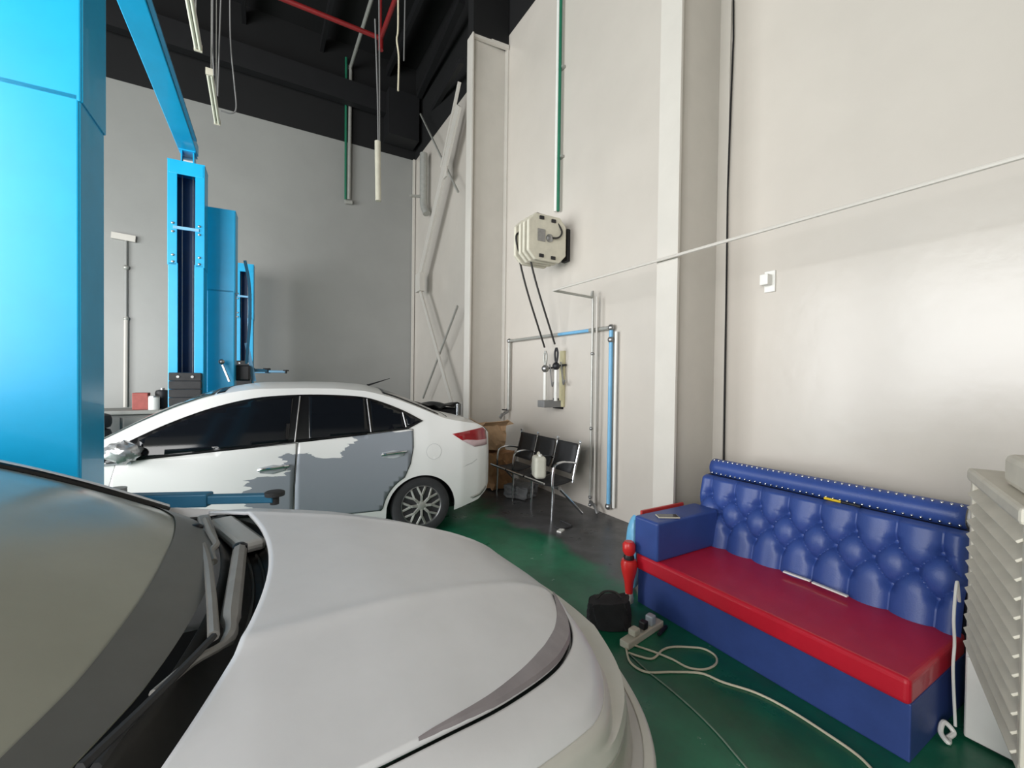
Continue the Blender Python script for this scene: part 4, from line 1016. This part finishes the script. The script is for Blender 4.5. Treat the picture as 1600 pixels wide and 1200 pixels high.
# ================================================================== waiting bench by the wall, clutter behind the white car
t = empty('waiting_bench', (2.95, 4.35, 0))
def LB(x, y, z): return Vector((x-2.95, y-4.35, z))
ys = [3.93, 4.36, 4.80, 5.22]
BLKS = mat('black_mesh_seat', rgb(44, 44, 46), .6, var=.2, scale=30)
for i in range(3):
    y = (ys[i]+ys[i+1])/2
    MB().grid(lambda a, b: LB(2.76+.40*a, y-.19+.38*b, .42-.03*math.sin(math.pi*a)+.01*a), 8, 4).build('seat', BLKS, t, smooth=True, solid=.014)
    MB().grid(lambda a, b: LB(3.14+.10*a+.02*math.sin(math.pi*a), y-.19+.38*b, .50+.34*a), 8, 4).build('backrest', BLKS, t, smooth=True, solid=.014)
    MB().tube([LB(2.76, y-.2, .425), LB(2.76, y+.2, .425)], .011, 8).build('seat_edge', CHROME, t, smooth=True)
for i, y in enumerate(ys):
    MB().tube(spline([LB(3.15, y, .40), LB(3.17, y, .52), LB(3.24, y, .80), LB(3.26, y, .86), LB(3.24, y, .87)], 6), .013, 8).build('back_upright', CHROME, t, smooth=True)
    MB().tube(spline([LB(2.86, y, .0), LB(2.87, y, .30), LB(2.86, y, .42), LB(2.88, y, .60), LB(2.96, y, .645), LB(3.10, y, .64), LB(3.19, y, .62)], 6), .013, 8).build('armrest_leg', CHROME, t, smooth=True)
MB().tube([LB(2.95, ys[0]-.02, .36), LB(2.95, ys[-1]+.02, .36)], .022, 10).build('seat_beam', STEEL, t, smooth=True)
for y in (ys[0], ys[-1]): MB().tube([LB(2.95, y, .36), LB(3.30, y, .02)], .016, 8).build('rear_leg', CHROME, t, smooth=True)
tag(t, 'chrome and black three-seat waiting bench standing by the wall', 'bench')
t = empty('jerry_can', (2.86, 4.20, .432), math.radians(-20))
MB().box((0, 0, .13), (.14, .20, .26)).build('can_body', mat('jerry_white', rgb(216, 214, 200), .45, var=.08), t, bevel=.04, seg=4)
MB().lathe([(.022, 0), (.022, .03)], ((0, -.05, .255), (0, 0, 1)), 12).build('can_cap', WHITEP, t, smooth=True)
MB().tube(spline([(0, -.02, .255), (0, .0, .29), (0, .05, .285), (0, .075, .25)], 5), .012, 8).build('can_handle', mat('jerry_white', rgb(216, 214, 200), .45), t, smooth=True)
tag(t, 'white plastic jerry can standing on the waiting bench', 'jerry can')
def crumple(name, c, d, mt, label, rz=0, seed=1):
    rnd = random.Random(seed); bm = bmesh.new(); bmesh.ops.create_cube(bm, size=1); bmesh.ops.subdivide_edges(bm, edges=bm.edges[:], cuts=4, use_grid_fill=True)
    for v in bm.verts:
        v.co = Vector((v.co.x*d[0], v.co.y*d[1], v.co.z*d[2])) + Vector((rnd.uniform(-1, 1)*d[0]*.06, rnd.uniform(-1, 1)*d[1]*.06, rnd.uniform(-1, 1)*d[2]*.05))
        v.co.z = max(v.co.z, -d[2]/2)
    me = bpy.data.meshes.new(name); bm.to_mesh(me); bm.free(); me.materials.append(mt)
    o = bpy.data.objects.new(name, me); COL.objects.link(o); o.location = c; o.rotation_euler = (0, 0, rz)
    return tag(o, label, 'box')
p = ony(770, 662, 5.6)
crumple('cardboard_box', (p[0]+.04, 5.6, .265), (.46, .40, .50), CARD, 'lower crumpled brown cardboard box behind the white car bumper', .3, 3)
PALEC = mat('cardboard_pale', rgb(206, 170, 134), .85, var=.2, scale=7)
ub = crumple('cardboard_box', (p[0]-.03, 5.6, .54+.20), (.34, .34, .36), PALEC, 'upper pale torn cardboard box above the car tail light', -.2, 5)
for k, (a_, b_, c_, d_) in enumerate((((-.17, -.17, .17), (.17, -.17, .17), (.20, -.27, .25), (-.16, -.28, .23)), ((.17, -.17, .17), (.17, .17, .17), (.31, .16, .22), (.30, -.15, .19)), ((-.17, -.17, .17), (-.17, .17, .17), (-.29, .17, .26), (-.28, -.16, .24)))):
    MB().add([a_, b_, c_, d_], [(0, 1, 2, 3)]).build('torn_flap', PALEC, ub, solid=.006)
crumple('folded_sheet', (3.08, 4.95, .09), (.32, .34, .16), mat('grey_sheet', rgb(120, 122, 124), .7, var=.4, scale=9), 'heap of grey folded sheeting under the waiting bench seat', .5, 8)['category'] = 'sheeting'
# black covered bin in the far bay
p = ony(673, 640, 7.5)
t = empty('black_bin', (p[0], 7.5, 0), math.radians(12))
MB().box((0, 0, .52), (.80, .6, 1.04)).build('bin_body', DARK, t, bevel=.04)
MB().grid(lambda i, j: Vector((-.44+.88*i, -.34+.68*j, 1.10+.03*math.sin(9*i+4*j)+.02*math.sin(23*i))), 20, 14).build('black_cover', mat('black_sheet', rgb(30, 30, 32), .45, var=.2, scale=6), t, smooth=True, solid=.02)
MB().lathe([(.07, 0), (.07, .2)], ((.36, -.36, .92), (0, 0, 1)), 16).build('metal_can', CHROME, t, smooth=True)
tag(t, 'black sheet-covered bin in the far bay behind white car', 'bin')
tag(MB().tube(spline([onz(868, 823, .012), onz(878, 826, .012), onz(893, 822, .012), onz(885, 817, .02), onz(876, 813, .012)], 6), .010, 6).build('rubber_strap', RUBBER, smooth=True), 'loose black strap on dark floor near bench leg', 'strap')
tag(MB().box(onz(876, 829, .008), (.09, .05, .015), .5).build('white_scrap', WHITEP), 'small white scrap on dark floor near the black strap', 'scrap')

# ================================================================== back left corner: workbench and its things
t = empty('workbench', (-1.75, 8.9, 0))
MB().box((0, 0, 1.0), (2.4, .7, .06)).build('bench_top', mat('bench_grey', rgb(150, 150, 144), .6, var=.15), t, bevel=.01)
MB().box((0, .05, .48), (2.3, .58, .96)).build('bench_body', mat('bench_body', rgb(136, 136, 132), .6, var=.1), t, bevel=.01)
for k in range(4): MB().box((-.86+.575*k, -.245, .52), (.54, .02, .80)).build('bench_door', mat('bench_body', rgb(136, 136, 132), .6), t, bevel=.006)
tag(t, 'grey workbench cabinet along the back behind the white car', 'workbench')
p = ony(221, 633, 8.75)
tag(MB().box((p[0], 8.75, 1.031+.13), (.19, .2, .26)).build('red_box', mat('red_carton', rgb(168, 84, 76), .6, var=.25, scale=12), bevel=.01), 'faded red box on the workbench by the lift post', 'box')
p = ony(238, 630, 8.65)
t = empty('paint_tin', (p[0]+.02, 8.65, 1.031))
MB().lathe([(.07, 0), (.07, .20)], ((0, 0, 0), (0, 0, 1)), 20).build('tin_body', WHITEP, t, smooth=True)
MB().lathe([(.073, .195), (.073, .215), (.06, .215)], ((0, 0, 0), (0, 0, 1)), 20).build('tin_lid', STEEL, t, smooth=True)
tag(t, 'white paint tin on the workbench beside the red box', 'tin')
p = ony(250, 628, 8.95)
t = empty('dark_canister', (p[0]+.03, 8.95, 1.031))
MB().lathe([(.09, 0), (.095, .26), (.08, .29), (.05, .30)], ((0, 0, 0), (0, 0, 1)), 20).build('canister_body', DARK, t, smooth=True)
MB().lathe([(.03, .30), (.03, .33)], ((0, 0, 0), (0, 0, 1)), 12).build('canister_cap', STEEL, t, smooth=True)
tag(t, 'dark canister on the workbench next to the white tin', 'canister')
a, b = ony(157, 616, 7.2), ony(160, 668, 7.2)
t = empty('broom', (b[0], 7.2, 0))
MB().tube([(a[0]-b[0], 0, a[2]), (0, 0, .12)], .03, 10).build('broom_handle', CREAM, t, smooth=True)
MB().box((0, 0, .07), (.4, .1, .14)).build('broom_head', DARK, t, bevel=.02)
tag(t, 'pale wooden broom handle standing left of the workbench', 'broom')
def tyre(x, y, z, label):
    return tag(MB().lathe([(.19, -.09), (.25, -.10), (.30, -.08), (.315, -.03), (.315, .03), (.30, .08), (.25, .10), (.19, .09), (.185, 0), (.19, -.09)], ((0, 0, 0), (0, 0, 1)), 30).build('spare_tyre', RUBBER, smooth=True, origin=(0, 0, 0)), label, 'tyre', 'spare tyres')
for k, lb in enumerate(('lowest', 'second', 'third', 'fourth', 'topmost')):
    o = tyre(0, 0, 0, '%s spare tyre in the stack behind the blue lift post' % lb); o.location = (-2.05, 8.05, .105+.205*k)
# bracket and pipe on the back wall
t = empty('wall_pipe', ony(196, 500, YB-.04))
addp(MB().tube([ony(197, 372, YB-.04), ony(197, 500, YB-.04)], .022, 8), 'upper_pipe', WALLB, t, smooth=True)
addp(MB().tube([ony(197, 495, YB-.05), ony(196, 636, YB-.05)], .034, 8), 'lower_pipe', STEELW, t, smooth=True)
addp(MB().bar(ony(174, 367, YB-.05), ony(212, 374, YB-.05), .05, .12), 'bracket', STEELW, t)
for yy_ in (418, 498): addp(MB().ball(ony(197, yy_, YB-.04), .05), 'coupling', GALV, t, smooth=True)
tag(t, 'thin pale pipe with a top bracket on the grey back wall', 'pipe')
